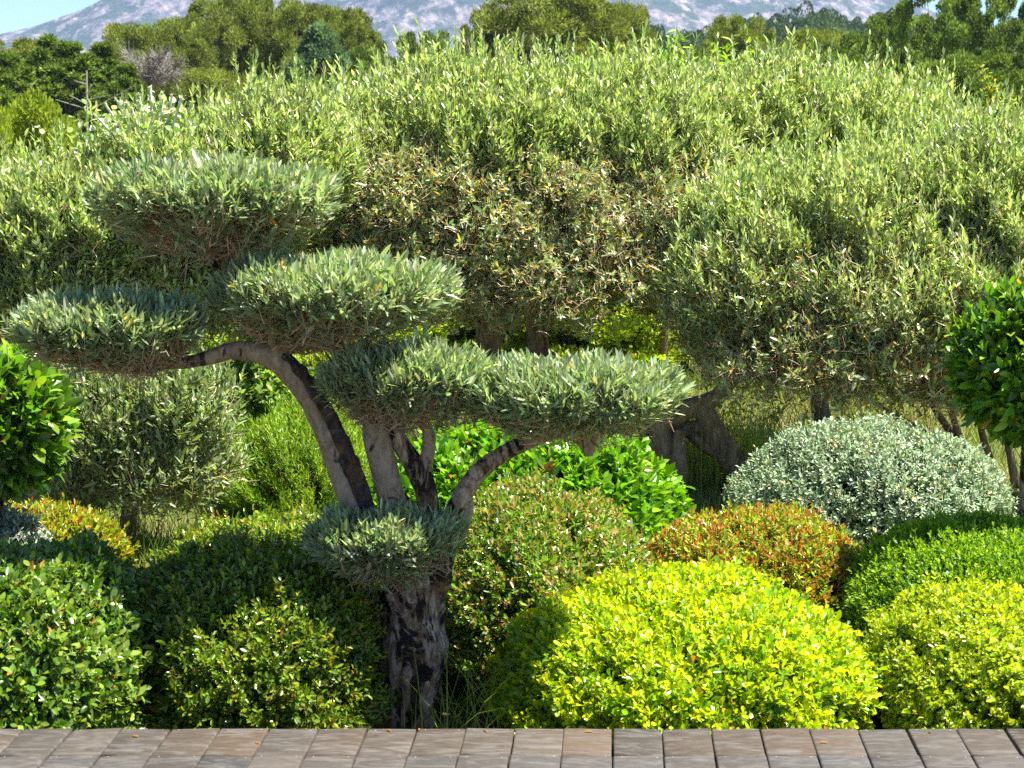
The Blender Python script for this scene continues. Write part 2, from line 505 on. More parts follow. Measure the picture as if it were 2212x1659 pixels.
def dome_core(c, r, power, scale, zmin=-.15):
    V = []; NU, NV = 40, 20
    for j in range(NV + 1):
        el = -.35 + (math.pi / 2 + .35) * j / NV
        for i in range(NU):
            az = 2 * math.pi * i / NU
            d = np.array([math.cos(el) * math.cos(az), math.cos(el) * math.sin(az), math.sin(el)])
            s = (np.abs(d) ** power).sum() ** (-1 / power)
            e = 1 + .04 * noise.noise(Vector(d * 5))
            p = c + d * s * r * scale * e
            p[2] = max(p[2], .0)
            V.append(p)
    F = [[j * NU + i, j * NU + (i + 1) % NU, (j + 1) * NU + (i + 1) % NU, (j + 1) * NU + i] for j in range(NV) for i in range(NU)]
    a = Acc(); a.add(np.array(V), np.array(F)); return a

def shrub(name, label, px0, px1, pytop, Y, depth, n_shoots, shoot, mat, foot=0.0, power=2.3, lump=.03, inset=.07, upmix=.35, jit=.25, group=None, cat='shrub', core=.86, twigs=.0, back=.45):
    """clipped mound spanning px0..px1 with its top at pytop, standing at distance Y"""
    cx = at((px0 + px1) / 2, 1300, Y)[0]
    rx = (px1 - px0) / 2 / 4320 * Y * 1.01
    zt = at(1106, pytop, Y)[2]
    c0 = foot + (zt - foot) * .30          # the widest level
    c = np.array([cx, Y, c0]); r = np.array([rx, depth, zt - c0])
    root = empty(name, (cx, Y, 0), label, cat, group)
    P, N = dome_points(c, r, n_shoots, power, lump, zmin=-1.0, back=back, seed=hash_(label))
    # below the widest level the skirt tucks in slowly: stretch it to the ground
    low = P[:, 2] < c0
    f = (c0 - P[low, 2]) / r[2]
    P[low, 2] = c0 - f * (c0 - .02)
    hs = hash_(label)
    gap = np.sin(P[:, 0] * 13 + hs) * np.sin(P[:, 2] * 17 + hs * 2) * np.sin(P[:, 1] * 11 + P[:, 0] * 7)
    ok = rng.random(len(P)) > np.clip((gap - .35) * 1.6, 0, .75)
    P, N = P[ok], N[ok]
    kk = rng.random(len(P)) ** 1.6 * inset
    kk = np.where(rng.random(len(P)) < .03, -rng.uniform(.01, .04, len(P)), kk)
    D = norm(N + np.array([0, 0, upmix]) + rng.normal(0, jit, P.shape))
    L = shoot.get('L', .06)
    Ls = L * rng.lognormal(0, .2, len(P))
    acc = Acc()
    sh = {k: v for k, v in shoot.items() if k != 'L'}
    shoots(acc, P - N * kk[:, None] - D * Ls[:, None] * .75, D, Ls, mat_leaf(sh), **sh_rest(sh))
    acc.build('foliage', mat, root)
    ca = dome_core(c, r, power, core); 
    ca.build('dark_core', M_CORE, root, True)  # closed dark dome, not modelled branches: inner shade put into its colour
    if twigs:
        k = int(len(P) * twigs); s = rng.choice(len(P), k)
        ta = Acc(); a_ = P[s] - N[s] * (inset + .05); b_ = P[s] + D[s] * .01
        sticks(ta, a_, b_, .0016, .0007, np.array([.22, .14, .08]))
        ta.build('twigs', M_TWIG, root)
    return root
def hash_(s): return sum(ord(ch) * (i + 1) for i, ch in enumerate(s)) % 97 / 7.0
def mat_leaf(sh): return sh['n']
def sh_rest(sh): return {k: v for k, v in sh.items() if k != 'n'}

def build_shrubs():
    G = 'clipped dome shrubs packed together behind the deck'
    # golden mound, centre right
    shrub('clipped_shrub', 'big bright yellow clipped mound with large glossy leaves, right of the thick olive trunk', 1070, 1868, 1270, 7.15, .85, 12500,
          dict(n=9, L=.055, ll=.027, lw=.0135, shape='spoon', ang=(80, 28), spread=.3, fold=.3, curve=.12,
               palette=[(5, (.30, .46, .012), .2), (3, (.17, .34, .012), .25), (.12, (.45, .22, .03), .2)], tipcol=((.56, .64, .012), .75), tipfrac=.5), M_YELLOW, lump=.035, power=2.25, group=G)
    shrub('clipped_shrub', 'yellow green fine leaved clipped mound at the right edge just behind the deck', 1893, 2380, 1300, 7.0, .75, 10000,
          dict(n=8, L=.045, ll=.020, lw=.0125, shape='oval', ang=(85, 35), spread=.35,
               palette=[(5, (.31, .42, .014), .2), (3, (.17, .30, .014), .25), (.2, (.5, .5, .10), .2)], tipcol=((.52, .60, .025), .7), tipfrac=.5), M_YELLOW, lump=.035, power=2.4, group=G)
    shrub('clipped_shrub', 'smooth dense bright green box dome behind the yellow mound at the right edge', 1822, 2440, 1128, 8.0, .62, 11500,
          dict(n=8, L=.04, ll=.016, lw=.008, shape='quad', ang=(60, 20), spread=.3,
               palette=[(5, (.19, .35, .012), .2), (3, (.11, .24, .010), .25), (.5, (.30, .42, .02), .2)], tipcol=((.34, .50, .02), .6), tipfrac=.4), M_SOFT, lump=.02, power=2.3, inset=.04, upmix=.6, group=G)
    shrub('clipped_shrub', 'low orange red and green clipped mound in front of the silver dome', 1375, 1885, 1112, 8.55, .55, 8200,
          dict(n=8, L=.05, ll=.021, lw=.010, shape='oval', ang=(65, 22), spread=.35,
               palette=[(3, (.40, .42, .04), .25), (4, (.24, .36, .03), .3), (1.0, (.48, .18, .04), .25), (.4, (.55, .30, .16), .2)], tipcol=((.48, .17, .05), .32), tipfrac=.35), M_YELLOW, lump=.03, power=2.3, upmix=.55, group=G)
    shrub('clipped_shrub', 'large silver grey clipped dome below the leaning olive trunks on the right', 1568, 2180, 918, 9.9, .68, 10500,
          dict(n=8, L=.05, ll=.022, lw=.010, shape='oval', ang=(80, 35), spread=.4,
               palette=[(6, (.38, .48, .30), .2), (3, (.24, .32, .15), .25), (.5, (.50, .38, .12), .2)]), M_SILVER, lump=.03, power=2.15, twigs=.12, group=G)
    shrub('clipped_shrub', 'broad dome of big glossy bright green leaves behind the branches of the near olive tree', 790, 1468, 935, 9.6, .62, 4200,
          dict(n=8, L=.09, ll=.062, lw=.028, shape='broad', ang=(75, 25), spread=.35, fold=.3, curve=.15,
               palette=[(5, (.15, .33, .015), .22), (3, (.25, .45, .02), .2), (.05, (.45, .12, .04), .2)]), M_GLOSS, lump=.05, power=2.1, inset=.06, group=G)
    shrub('clipped_shrub', 'reddish tinged green clipped dome directly right of the thick olive trunk', 905, 1402, 1062, 8.05, .9, 12500,
          dict(n=8, L=.055, ll=.024, lw=.011, shape='oval', ang=(75, 25), spread=.4,
               palette=[(5, (.13, .24, .02), .25), (3, (.24, .36, .03), .25), (.9, (.42, .20, .09), .25), (.6, (.30, .38, .22), .2)], tipcol=((.40, .30, .08), .35), tipfrac=.3), M_GLOSS, lump=.045, power=2.15, twigs=.1, group=G)
    shrub('clipped_shrub', 'big dark green shaded shrub with orange flecks directly left of the thick olive trunk', 290, 880, 1150, 7.3, .9, 16000,
          dict(n=8, L=.06, ll=.023, lw=.011, shape='oval', ang=(80, 25), spread=.45,
               palette=[(5, (.12, .20, .016), .25), (3, (.22, .31, .022), .25), (.25, (.38, .15, .03), .25)], tipcol=((.32, .32, .03), .3), tipfrac=.3), M_GLOSS, lump=.03, power=2.6, inset=.11, twigs=.1, group=G)
    shrub('clipped_shrub', 'dark green shrub with broad glossy leaves in the lower left corner beside the deck', -220, 335, 1205, 6.75, .75, 9000,
          dict(n=8, L=.065, ll=.030, lw=.016, shape='broad', ang=(85, 30), spread=.45, fold=.25,
               palette=[(5, (.10, .19, .025), .25), (3, (.20, .30, .03), .25), (.15, (.48, .20, .04), .2)], tipcol=((.28, .36, .05), .3), tipfrac=.3), M_GLOSS, lump=.035, power=2.6, inset=.11, group=G)
    shrub('clipped_shrub', 'red tipped yellow green clipped mound sloping down behind the lower left shrub', -160, 285, 1098, 8.7, .5, 6500,
          dict(n=8, L=.06, ll=.024, lw=.011, shape='oval', ang=(60, 20), spread=.35,
               palette=[(4, (.36, .38, .03), .2), (2, (.20, .30, .02), .25), (.4, (.52, .20, .05), .2)], tipcol=((.50, .17, .06), .12), tipfrac=.35), M_YELLOW, lump=.04, power=2.2, upmix=.6, group=G)
    shrub('clipped_shrub', 'small silver grey mound partly seen at the left edge', -190, 128, 1092, 7.9, .35, 4300,
          dict(n=8, L=.05, ll=.022, lw=.010, shape='oval', ang=(80, 35), spread=.4,
               palette=[(6, (.34, .38, .29), .2), (3, (.24, .28, .19), .25)]), M_SILVER, lump=.03, power=2.2, twigs=.1, group=G)
    # feathery green bush and leafy bush farther back on the left
    shrub('feathery_shrub', 'bright green feathery bush behind the arching olive branch', 490, 830, 880, 11.2, .7, 6000,
          dict(n=9, L=.09, ll=.032, lw=.006, shape='quad', ang=(55, 20), spread=.3, up=.2,
               palette=[(5, (.17, .30, .02), .25), (3, (.28, .40, .03), .25), (.2, (.45, .36, .05), .2)]), M_SOFT, lump=.12, power=2.1, inset=.12, upmix=1.2)
    shrub('leafy_shrub', 'loose dark green bush with round leaves under the arching olive branch', 440, 760, 775, 12.0, .6, 1500,
          dict(n=8, L=.14, ll=.042, lw=.032, shape='broad', ang=(85, 35), spread=.5,
               palette=[(5, (.12, .22, .03), .3), (3, (.24, .34, .05), .25), (.3, (.40, .42, .30), .2)]), M_SOFT, lump=.16, power=2.0, inset=.25, core=.6)

def lollipop(label, px, py, rpx, Y, n, kpal):
    c = at(px, py, Y); r = rpx / 4320 * Y
    root = empty('bay_tree', (c[0], Y, 0), label, 'topiary tree', 'bay trees clipped to balls on bare stems')
    d = norm(rng.normal(size=(n, 3)))
    P = c + d * (r * (1 + .05 * np.sin(d[:, 0] * 7 + px) * np.sin(d[:, 2] * 6)))[:, None]
    D = norm(d + np.array([0, 0, .55]) + rng.normal(0, .25, d.shape))
    L = .09
    acc = Acc()
    ins = rng.random(n) ** 1.5 * .09
    shoots(acc, P - d * ins[:, None] - D * L * .8, D, L, 8, ll=.062, lw=.027, shape='broad', ang=(70, 22), spread=.3, fold=.35, curve=.12, palette=kpal)
    acc.build('foliage', M_GLOSS, root)
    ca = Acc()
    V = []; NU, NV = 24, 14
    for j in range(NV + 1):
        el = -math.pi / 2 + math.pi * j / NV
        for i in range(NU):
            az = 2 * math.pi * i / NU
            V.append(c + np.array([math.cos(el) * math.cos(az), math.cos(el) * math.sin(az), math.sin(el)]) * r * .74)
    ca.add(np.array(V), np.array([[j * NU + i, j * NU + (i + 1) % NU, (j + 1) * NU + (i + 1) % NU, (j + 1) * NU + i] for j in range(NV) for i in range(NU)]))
    ca.build('dark_core', M_CORE, root, True)  # closed dark ball filling the crown, its colour imitates inner shade
    ta = Acc()
    limb(ta, [[c[0] + .02, Y, 0], [c[0], Y + .01, c[2] * .5], [c[0], Y, c[2]]], [.028, .024, .02], 10, 6)
    ta.build('trunk', M_BARK, root, True)

# ------------------------------------------------------------------ olive trees
TW = np.array([.38, .265, .17])
OLV = [(4.5, (.20, .28, .125), .22), (4, (.34, .415, .225), .2), (2.4, (.51, .56, .37), .2), (.10, (.60, .34, .04), .2)]

def pad(root, x0, x1, y0, y1, Y, hub, n=900, depthf=.85, dense=10, ll=.048):
    """one clipped cloud of the near olive: flat dome of upright shoots on a fan of twigs"""
    c = at((x0 + x1) / 2, (y0 + y1) / 2, Y)
    rx = (x1 - x0) / 2 / 4320 * Y * .93; ry = rx * depthf
    zt = at(1106, y0 + 22, Y)[2]; zb = at(1106, y1 - 6, Y)[2]
    # seen from slightly above, the far rim stands lower in the picture; keep the whole within the span
    h = zt - zb
    zr = zb + h * .64       # the rim level
    q = rng.random((n * 2, 2)) * 2 - 1
    q = q[(q ** 2).sum(1) < 1][:n]
    rr = np.sqrt((q ** 2).sum(1)); rr = rr ** .85; a = np.arctan2(q[:, 1], q[:, 0])
    wob = 1 + .07 * np.sin(a * 3 + x0) + .05 * np.sin(a * 7 + y0) + rng.normal(0, .03, len(a))
    ztop = zr + (zt - zr) * np.sqrt(np.clip(1 - rr ** 2.6, 0, 1)) + .012 * np.sin(q[:, 0] * 9) + rng.normal(0, .012, len(a))
    low = (rng.random(len(a)) < .13)        # shoots of the skirt below the rim
    sk = rng.random(len(a))
    rr2 = np.where(low, .55 + .45 * sk, rr); z = np.where(low, zb + h * (.24 + .36 * sk ** .9), ztop)
    T = np.column_stack([c[0] + rr2 * np.cos(a) * rx * wob, c[1] + rr2 * np.sin(a) * ry * wob, z])
    rad = np.column_stack([np.cos(a), np.sin(a), np.zeros(len(a))])
    D = norm(rad * (rr2[:, None] ** 2 * np.where(low, 1.3, .75)[:, None]) + np.array([0, 0, 1.0]) * np.where(low, .45, 1.1)[:, None] + rng.normal(0, .22, T.shape))
    L = .085 * rng.lognormal(0, .2, len(a))
    B = T - D * L[:, None]
    fo = bpy.data.objects.new('tmp', None); bpy.data.objects.remove(fo)
    acc = Acc()
    shoots(acc, B, D, L, dense, ll=ll, lw=.0108, palette=OLV, shape='narrow', ang=(62, 16), spread=.25, fold=.28, curve=.06)
    fol = acc.build('foliage', M_OLIVE, root)
    # twigs: hub > nodes > shoots
    ta = Acc(); hub = np.asarray(hub, float)
    k = 90
    idx = rng.choice(len(B), k, replace=False)
    node = hub + (B[idx] - hub) * rng.uniform(.45, .75, (k, 1)) + rng.normal(0, .015, (k, 3))
    node[:, 2] -= .01
    mid = hub + (node - hub) * .5 + rng.normal(0, .012, (k, 3)); mid[:, 2] -= .012
    cc = TW * np.exp(rng.normal(0, .2, (k, 1)))
    sticks(ta, np.repeat(hub[None], k, 0) + rng.normal(0, .012, (k, 3)), mid, .0065, .0045, cc, 5)
    sticks(ta, mid, node, .0045, .003, cc, 5)
    dist = np.linalg.norm(B[:, None, :] - node[None], axis=2)
    nn = dist.argmin(1)
    m2 = (node[nn] + B) / 2 + rng.normal(0, .012, B.shape)
    c2 = TW * np.exp(rng.normal(.1, .25, (len(B), 1)))
    sticks(ta, node[nn], m2, .0028, .0022, c2)
    sticks(ta, m2, B, .0022, .0018, c2)
    sticks(ta, B, T, .0018, .0008, c2)
    # dead snags under the pad
    NS = 2200; s = rng.choice(len(B), NS); f = rng.uniform(.25, .9, (NS, 1))
    st = hub + (B[s] - hub) * f + rng.normal(0, .015, (NS, 3)); st[:, 2] -= h * .10 * f[:, 0]
    dd = norm(B[s] - hub + rng.normal(0, .16, (NS, 3)))
    sticks(ta, st, st + dd * rng.uniform(.03, .09, (NS, 1)), .0019, .0009, TW * np.exp(rng.normal(.25, .3, (NS, 1))))
    ta.build('twigs', M_TWIG, fol)
    return fol

def build_near_olive():
    Y = 6.9
    base = at(888, 1573, Y)
    root = empty('olive_tree', (base[0], Y, 0), 'olive tree pruned into flat floating pads on a thick dark trunk, nearest the deck', 'tree')
    def q(px, py, dy=0.0): return at(px, py, Y + dy)
    a = Acc()
    b0 = base.copy(); b0[2] = -.05
    limb(a, [b0, q(884, 1560), q(886, 1500), q(891, 1400), q(895, 1310), q(899, 1240), q(905, 1190), q(900, 1150)],
         [.150, .128, .118, .112, .108, .108, .115, .085], 48, 14, .22, 20, .10, 1.0)
    # side stem merged into the right of the trunk head and root flare
    limb(a, [q(905, 1420, .0), q(912, 1330, .0), q(925, 1250), q(948, 1165)], [.04, .075, .078, .06], 18, 8, .2, 20, .1, 4.0)
    for (kx, ky, kr) in ((868, 1400, .045), (905, 1470, .05), (925, 1370, .04), (880, 1320, .04), (860, 1530, .05)):   # burrs
        limb(a, [q(kx, ky + 35, -.055), q(kx, ky, -.068), q(kx + 4, ky - 30, -.055)], [kr * .5, kr * .9, kr * .4], 14, 5, .35, 30, .1, kx)
    limb(a, [q(845, 1600, -.03), q(850, 1500, -.03), q(862, 1400), q(870, 1280)], [.05, .045, .035, .025], 16, 8, .2, 20, .1, 9.0)
    limb(a, [q(925, 1600, -.05), q(922, 1520, -.04), q(916, 1430, -.02), q(912, 1340)], [.055, .045, .035, .02], 16, 8, .25, 20, .1, 14.0)
    a.build('trunk', M_BARK, root, True)
    lw = 1 / 4320 * Y
    def br(pts, rad, dark=False, seed=0, rough=.1):
        a = Acc(); limb(a, [q(*p) for p in pts], [r * lw for r in rad], 20, 9, rough, 30, .06, seed)
        return a.build('branch', M_BARK2 if not dark else M_BARK, root, True)
    br([(880, 1210), (815, 1150), (765, 1085), (727, 990), (690, 900), (650, 835), (608, 785), (560, 762), (500, 758), (430, 778), (360, 790, .03)], [42, 36, 31, 28, 26, 25, 27, 24, 19, 15, 9], seed=2, rough=.12)
    br([(600, 780, .0), (602, 745, .0), (590, 715, .02)], [26, 22, 14], seed=3)
    # rough dark bark plates riding on the upper right flank of the arching branch
    a = Acc(); limb(a, [q(790, 1095, -.035), q(757, 1000, -.035), q(718, 910, -.035), q(680, 845, -.03), q(632, 785, -.02), q(590, 757, -.01)], [x * lw for x in (18, 18, 15, 15, 13, 8)], 16, 10, .45, 45, .1, 5)
    a.build('loose_bark', M_BARKD, root, True)
    br([(870, 1190), (852, 1110), (840, 1050), (824, 990), (812, 930), (806, 880, .02)], [36, 32, 30, 30, 29, 18], seed=7)
    br([(915, 1190), (925, 1120), (922, 1070), (905, 1020), (876, 975), (855, 935), (848, 895, .02)], [34, 26, 24, 25, 21, 17, 12], dark=True, seed=8)
    br([(906, 1035), (922, 990), (926, 940), (915, 905)], [20, 16, 14, 9], seed=9)
    br([(950, 1210), (975, 1130), (1000, 1070), (1045, 1010), (1110, 968), (1175, 940), (1230, 925), (1280, 905)], [30, 25, 22, 20, 18, 16, 15, 9], dark=True, seed=10)
    br([(985, 1150), (1005, 1110), (1015, 1075)], [22, 17, 8], seed=12)
    br([(1272, 985), (1268, 955), (1250, 925), (1225, 915)], [9, 22, 28, 12], seed=13)
    br([(1268, 960), (1300, 925), (1330, 890)], [20, 14, 8], seed=14)
    # the hidden riser of the topmost pad comes up behind the second pad
    br([(625, 800, .05), (560, 700, .16), (500, 620, .22), (480, 570, .2), (455, 545, .16), (415, 535, .13)], [24, 22, 20, 21, 18, 10], dark=True, seed=15, rough=.2)
    br([(490, 580, .2), (488, 555, .17), (478, 530, .15)], [20, 18, 10], seed=16, rough=.2)
    pad(root, 172, 740, 345, 562, Y + .12, q(455, 545, .12), 1250)
    pad(root, 440, 990, 552, 752, Y, q(600, 745), 1250)
    pad(root, 15, 452, 632, 806, Y - .05, q(320, 795), 1000)
    pad(root, 682, 1070, 742, 930, Y + .0, q(815, 905), 900)
    pad(root, 985, 1505, 775, 955, Y - .02, q(1255, 925), 1150)
    pad(root, 648, 1010, 1098, 1262, Y - .10, q(870, 1215, -.02), 760, depthf=.7)

M_BARKD = barkmat('loose_dark_bark', [(.3, (.03, .022, .018)), (.5, (.075, .055, .045)), (.7, (.16, .12, .10))], ((.02, .015, .013), .5, .6), 1.3, 1.0, .6)

ORCH = [(4, (.26, .355, .085), .22), (4, (.42, .50, .165), .2), (3.2, (.62, .67, .34), .2), (1, (.11, .17, .06), .2)]
ORLOW = [(4, (.20, .27, .10), .25), (4, (.38, .45, .22), .25), (1.2, (.55, .60, .34), .2), (1.1, (.55, .38, .05), .25), (.5, (.50, .28, .08), .2)]

def sublobes(C, Rr, k, seed):
    # smaller billows on the surface of every lobe
    rg = np.random.default_rng(seed)
    c2, r2 = [C], [Rr]
    for c, r in zip(C, Rr):
        d = rg.normal(size=(k, 3)); d[:, 1] = -np.abs(d[:, 1]) * .9 + .1; d = norm(d)
        f = rg.uniform(.24, .42, (k, 1))
        c2.append(c + d * r * .70); r2.append(np.maximum(r.mean() * f * np.array([1.15, 1, .85]), .08))
    return np.concatenate(c2), np.concatenate(r2)

def crown(root, lobes, n, Y, ntwig=6000, ll=.052, lw=.0145, back=.4, hi=ORCH, lo=ORLOW, z_dense=2.0, z_bare=1.5, strays=14, nl=11, SL=.15, keep=.34, billow=7, z_fade=-9, thick=(), mat=None, fname='crown'):
    """lobes: (px, py, rpx, rpy, dY, depth m)"""
    C = np.array([at(l[0], l[1], Y + l[4]) for l in lobes])
    Rr = np.array([[l[2] / 4320 * Y, l[5], l[3] / 4320 * Y] for l in lobes])
    C, Rr = sublobes(C, Rr, billow, int(Y * 10) + len(lobes))
    area = Rr[:, 0] * Rr[:, 2] + Rr[:, 0] * Rr[:, 1]
    NLB = len(C)
    li = rng.choice(NLB, n * 4, p=area / area.sum())
    d = norm(rng.normal(size=(n * 4, 3)))
    e = 1 + .07 * np.sin(d[:, 0] * 9 + li * 2.3) * np.sin(d[:, 2] * 8 + li) + .05 * np.sin(d[:, 0] * 19 + d[:, 1] * 17 + li)
    P = C[li] + d * Rr[li] * e[:, None]
    N = norm(d / Rr[li])
    ok = np.ones(len(P), bool)
    for j in range(NLB):
        q = (((P - C[j]) / (Rr[j] * .84)) ** 2).sum(1) < 1
        ok &= ~(q & (li != j))
    ok &= (N[:, 1] < .3) | (rng.random(len(P)) < back)
    P = P[ok][:n]; N = N[ok][:n]
    # dense above, thin and twiggy on the shaded flank
    h = np.clip((P[:, 2] + rng.normal(0, .12, len(P)) + .18 * np.sin(P[:, 0] * 2.2 + 1) - z_bare) / (z_dense - z_bare), 0, 1)
    sel = rng.random(len(P)) < (keep + (1 - keep) * h)
    sel &= rng.random(len(P)) < np.clip((P[:, 2] - z_fade) / .35 + .12, 0, 1)
    P, N, h = P[sel], N[sel], h[sel]
    ins = rng.random(len(P)) ** 1.3 * .22
    D = norm(N * .55 + np.array([0, 0, .95]) + rng.normal(0, .28, P.shape))
    Ls = SL * rng.lognormal(0, .25, len(P))
    lead = rng.random(len(P)) < .03
    Ls[lead & (N[:, 2] > .5)] *= 1.9
    B = P - N * ins[:, None] - D * Ls[:, None] * .6
    acc = Acc()
    top = h > rng.random(len(P))
    shoots(acc, B[top], D[top], Ls[top], nl, ll=ll, lw=lw, palette=hi, ang=(58, 16), spread=.25, fold=.25, curve=.05)
    up_ = (N[:, 2] > .45) & top & (rng.random(len(P)) < .05)
    Bl = P[up_] - [0, 0, .05]; Dl = norm(rng.normal(0, .16, Bl.shape) + [0, 0, 1.0])
    Ll = rng.uniform(.14, .34, len(Bl))
    shoots(acc, Bl, Dl, Ll, 20, ll=ll * .9, lw=lw, palette=hi, ang=(45, 14), spread=.2, fold=.25, curve=.05)
    shoots(acc, B[~top], norm(D[~top] + rng.normal(0, .4, D[~top].shape)), Ls[~top], max(nl - 5, 4), ll=ll * .85, lw=lw * .9, palette=lo, ang=(65, 25), spread=.4, fold=.25, curve=.05)
    fol = acc.build(fname, mat or M_OLIVEB, root)
    ta = Acc(); acc2 = Acc()
    cc = np.array([.25, .17, .10]) * np.exp(rng.normal(0, .25, (len(P), 1)))
    sticks(ta, B, B + D * Ls[:, None] * .95, .0022, .0009, cc)
    # thicket of bare twigs inside, denser low down
    li = rng.choice(NLB, ntwig, p=area / area.sum())
    d = norm(rng.normal(size=(ntwig, 3))); d[:, 1] = np.where(rng.random(ntwig) < .7, -np.abs(d[:, 1]), d[:, 1])
    rad = rng.uniform(.5, 1.02, ntwig)
    A = C[li] + d * Rr[li] * rad[:, None]
    D2 = norm(d * .6 + np.array([0, 0, .5]) + rng.normal(0, .55, A.shape))
    LL = rng.uniform(.07, .22, ntwig)
    m = A + D2 * (LL * .5)[:, None]; D3 = norm(D2 + rng.normal(0, .35, A.shape))
    c3 = np.array([.46, .33, .22]) * np.exp(rng.normal(0, .4, (ntwig, 1)))
    sticks(ta, A, m, .0026, .002, c3); sticks(ta, m, m + D3 * (LL * .5)[:, None], .002, .001, c3)
    s = rng.choice(ntwig, ntwig // 2)
    sticks(ta, m[s], m[s] + norm(D3[s] + rng.normal(0, .6, D3[s].shape)) * rng.uniform(.06, .16, (len(s), 1)), .0022, .001, c3[s])
    for (px, py, rx_, rz_, dY, dep, nt_) in thick:      # the bare brown thicket under the leafy roof
        c = at(px, py, Y + dY); rr_ = np.array([rx_ / 4320 * Y, dep, rz_ / 4320 * Y])
        d = norm(rng.normal(size=(nt_, 3))); d[:, 1] = np.where(rng.random(nt_) < .75, -np.abs(d[:, 1]), d[:, 1])
        e = 1 + .10 * np.sin(d[:, 0] * 11 + px) * np.sin(d[:, 2] * 9)
        A = c + d * rr_ * (rng.uniform(.25, 1, nt_) ** .5 * e)[:, None]
        sf = rng.random(len(A)) < np.clip((A[:, 2] - z_fade) / .35 + .15, 0, 1); A = A[sf]; d = d[sf]; nt_ = len(A)
        pm = np.sin(A[:, 0] * 5.1 + 1) * np.sin(A[:, 2] * 6.3 + A[:, 0] * 2) + .6 * np.sin(A[:, 0] * 11 + A[:, 2] * 9)
        sf = rng.random(len(A)) < np.clip(.72 + .45 * pm, .25, 1); A = A[sf]; d = d[sf]; nt_ = len(A)
        D2 = norm(d * .5 + rng.normal(0, .7, A.shape) + [0, 0, .35]); LL = rng.uniform(.03, .12, nt_)
        m = A + D2 * (LL * .5)[:, None]; D3 = norm(D2 + rng.normal(0, .5, A.shape))
        c3 = np.array([.52, .38, .25]) * np.exp(rng.normal(0, .45, (nt_, 1)))
        sticks(ta, A, m, .0023, .0018, c3); sticks(ta, m, m + D3 * (LL * .5)[:, None], .0018, .001, c3)
        k = int(nt_ / 2.6); s = rng.choice(nt_, k)
        shoots(acc2, A[s], norm(D2[s] + [0, -.3, .5]), .07, 7, ll=ll * .85, lw=lw, palette=lo, ang=(70, 25), spread=.4, fold=.25, curve=.05)
        k = int(nt_ * .42); s = rng.choice(nt_, k)           # dry and orange small leaves, flower remains
        leaves(acc2, m[s], norm(D3[s] + rng.normal(0, .6, (k, 3))), rng.normal(0, .6, (k, 3)) + [0, -.4, 1], .022 * rng.lognormal(0, .3, k), .010,
               pick([(3, (.55, .38, .06), .25), (3, (.36, .36, .12), .3), (2, (.5, .27, .07), .2), (2, (.40, .42, .22), .2)], k), 'quad')
    if thick: acc2.build('sparse_leaves', mat or M_OLIVEB, fol)
    ta.build('twigs', M_TWIG, fol)
    return fol

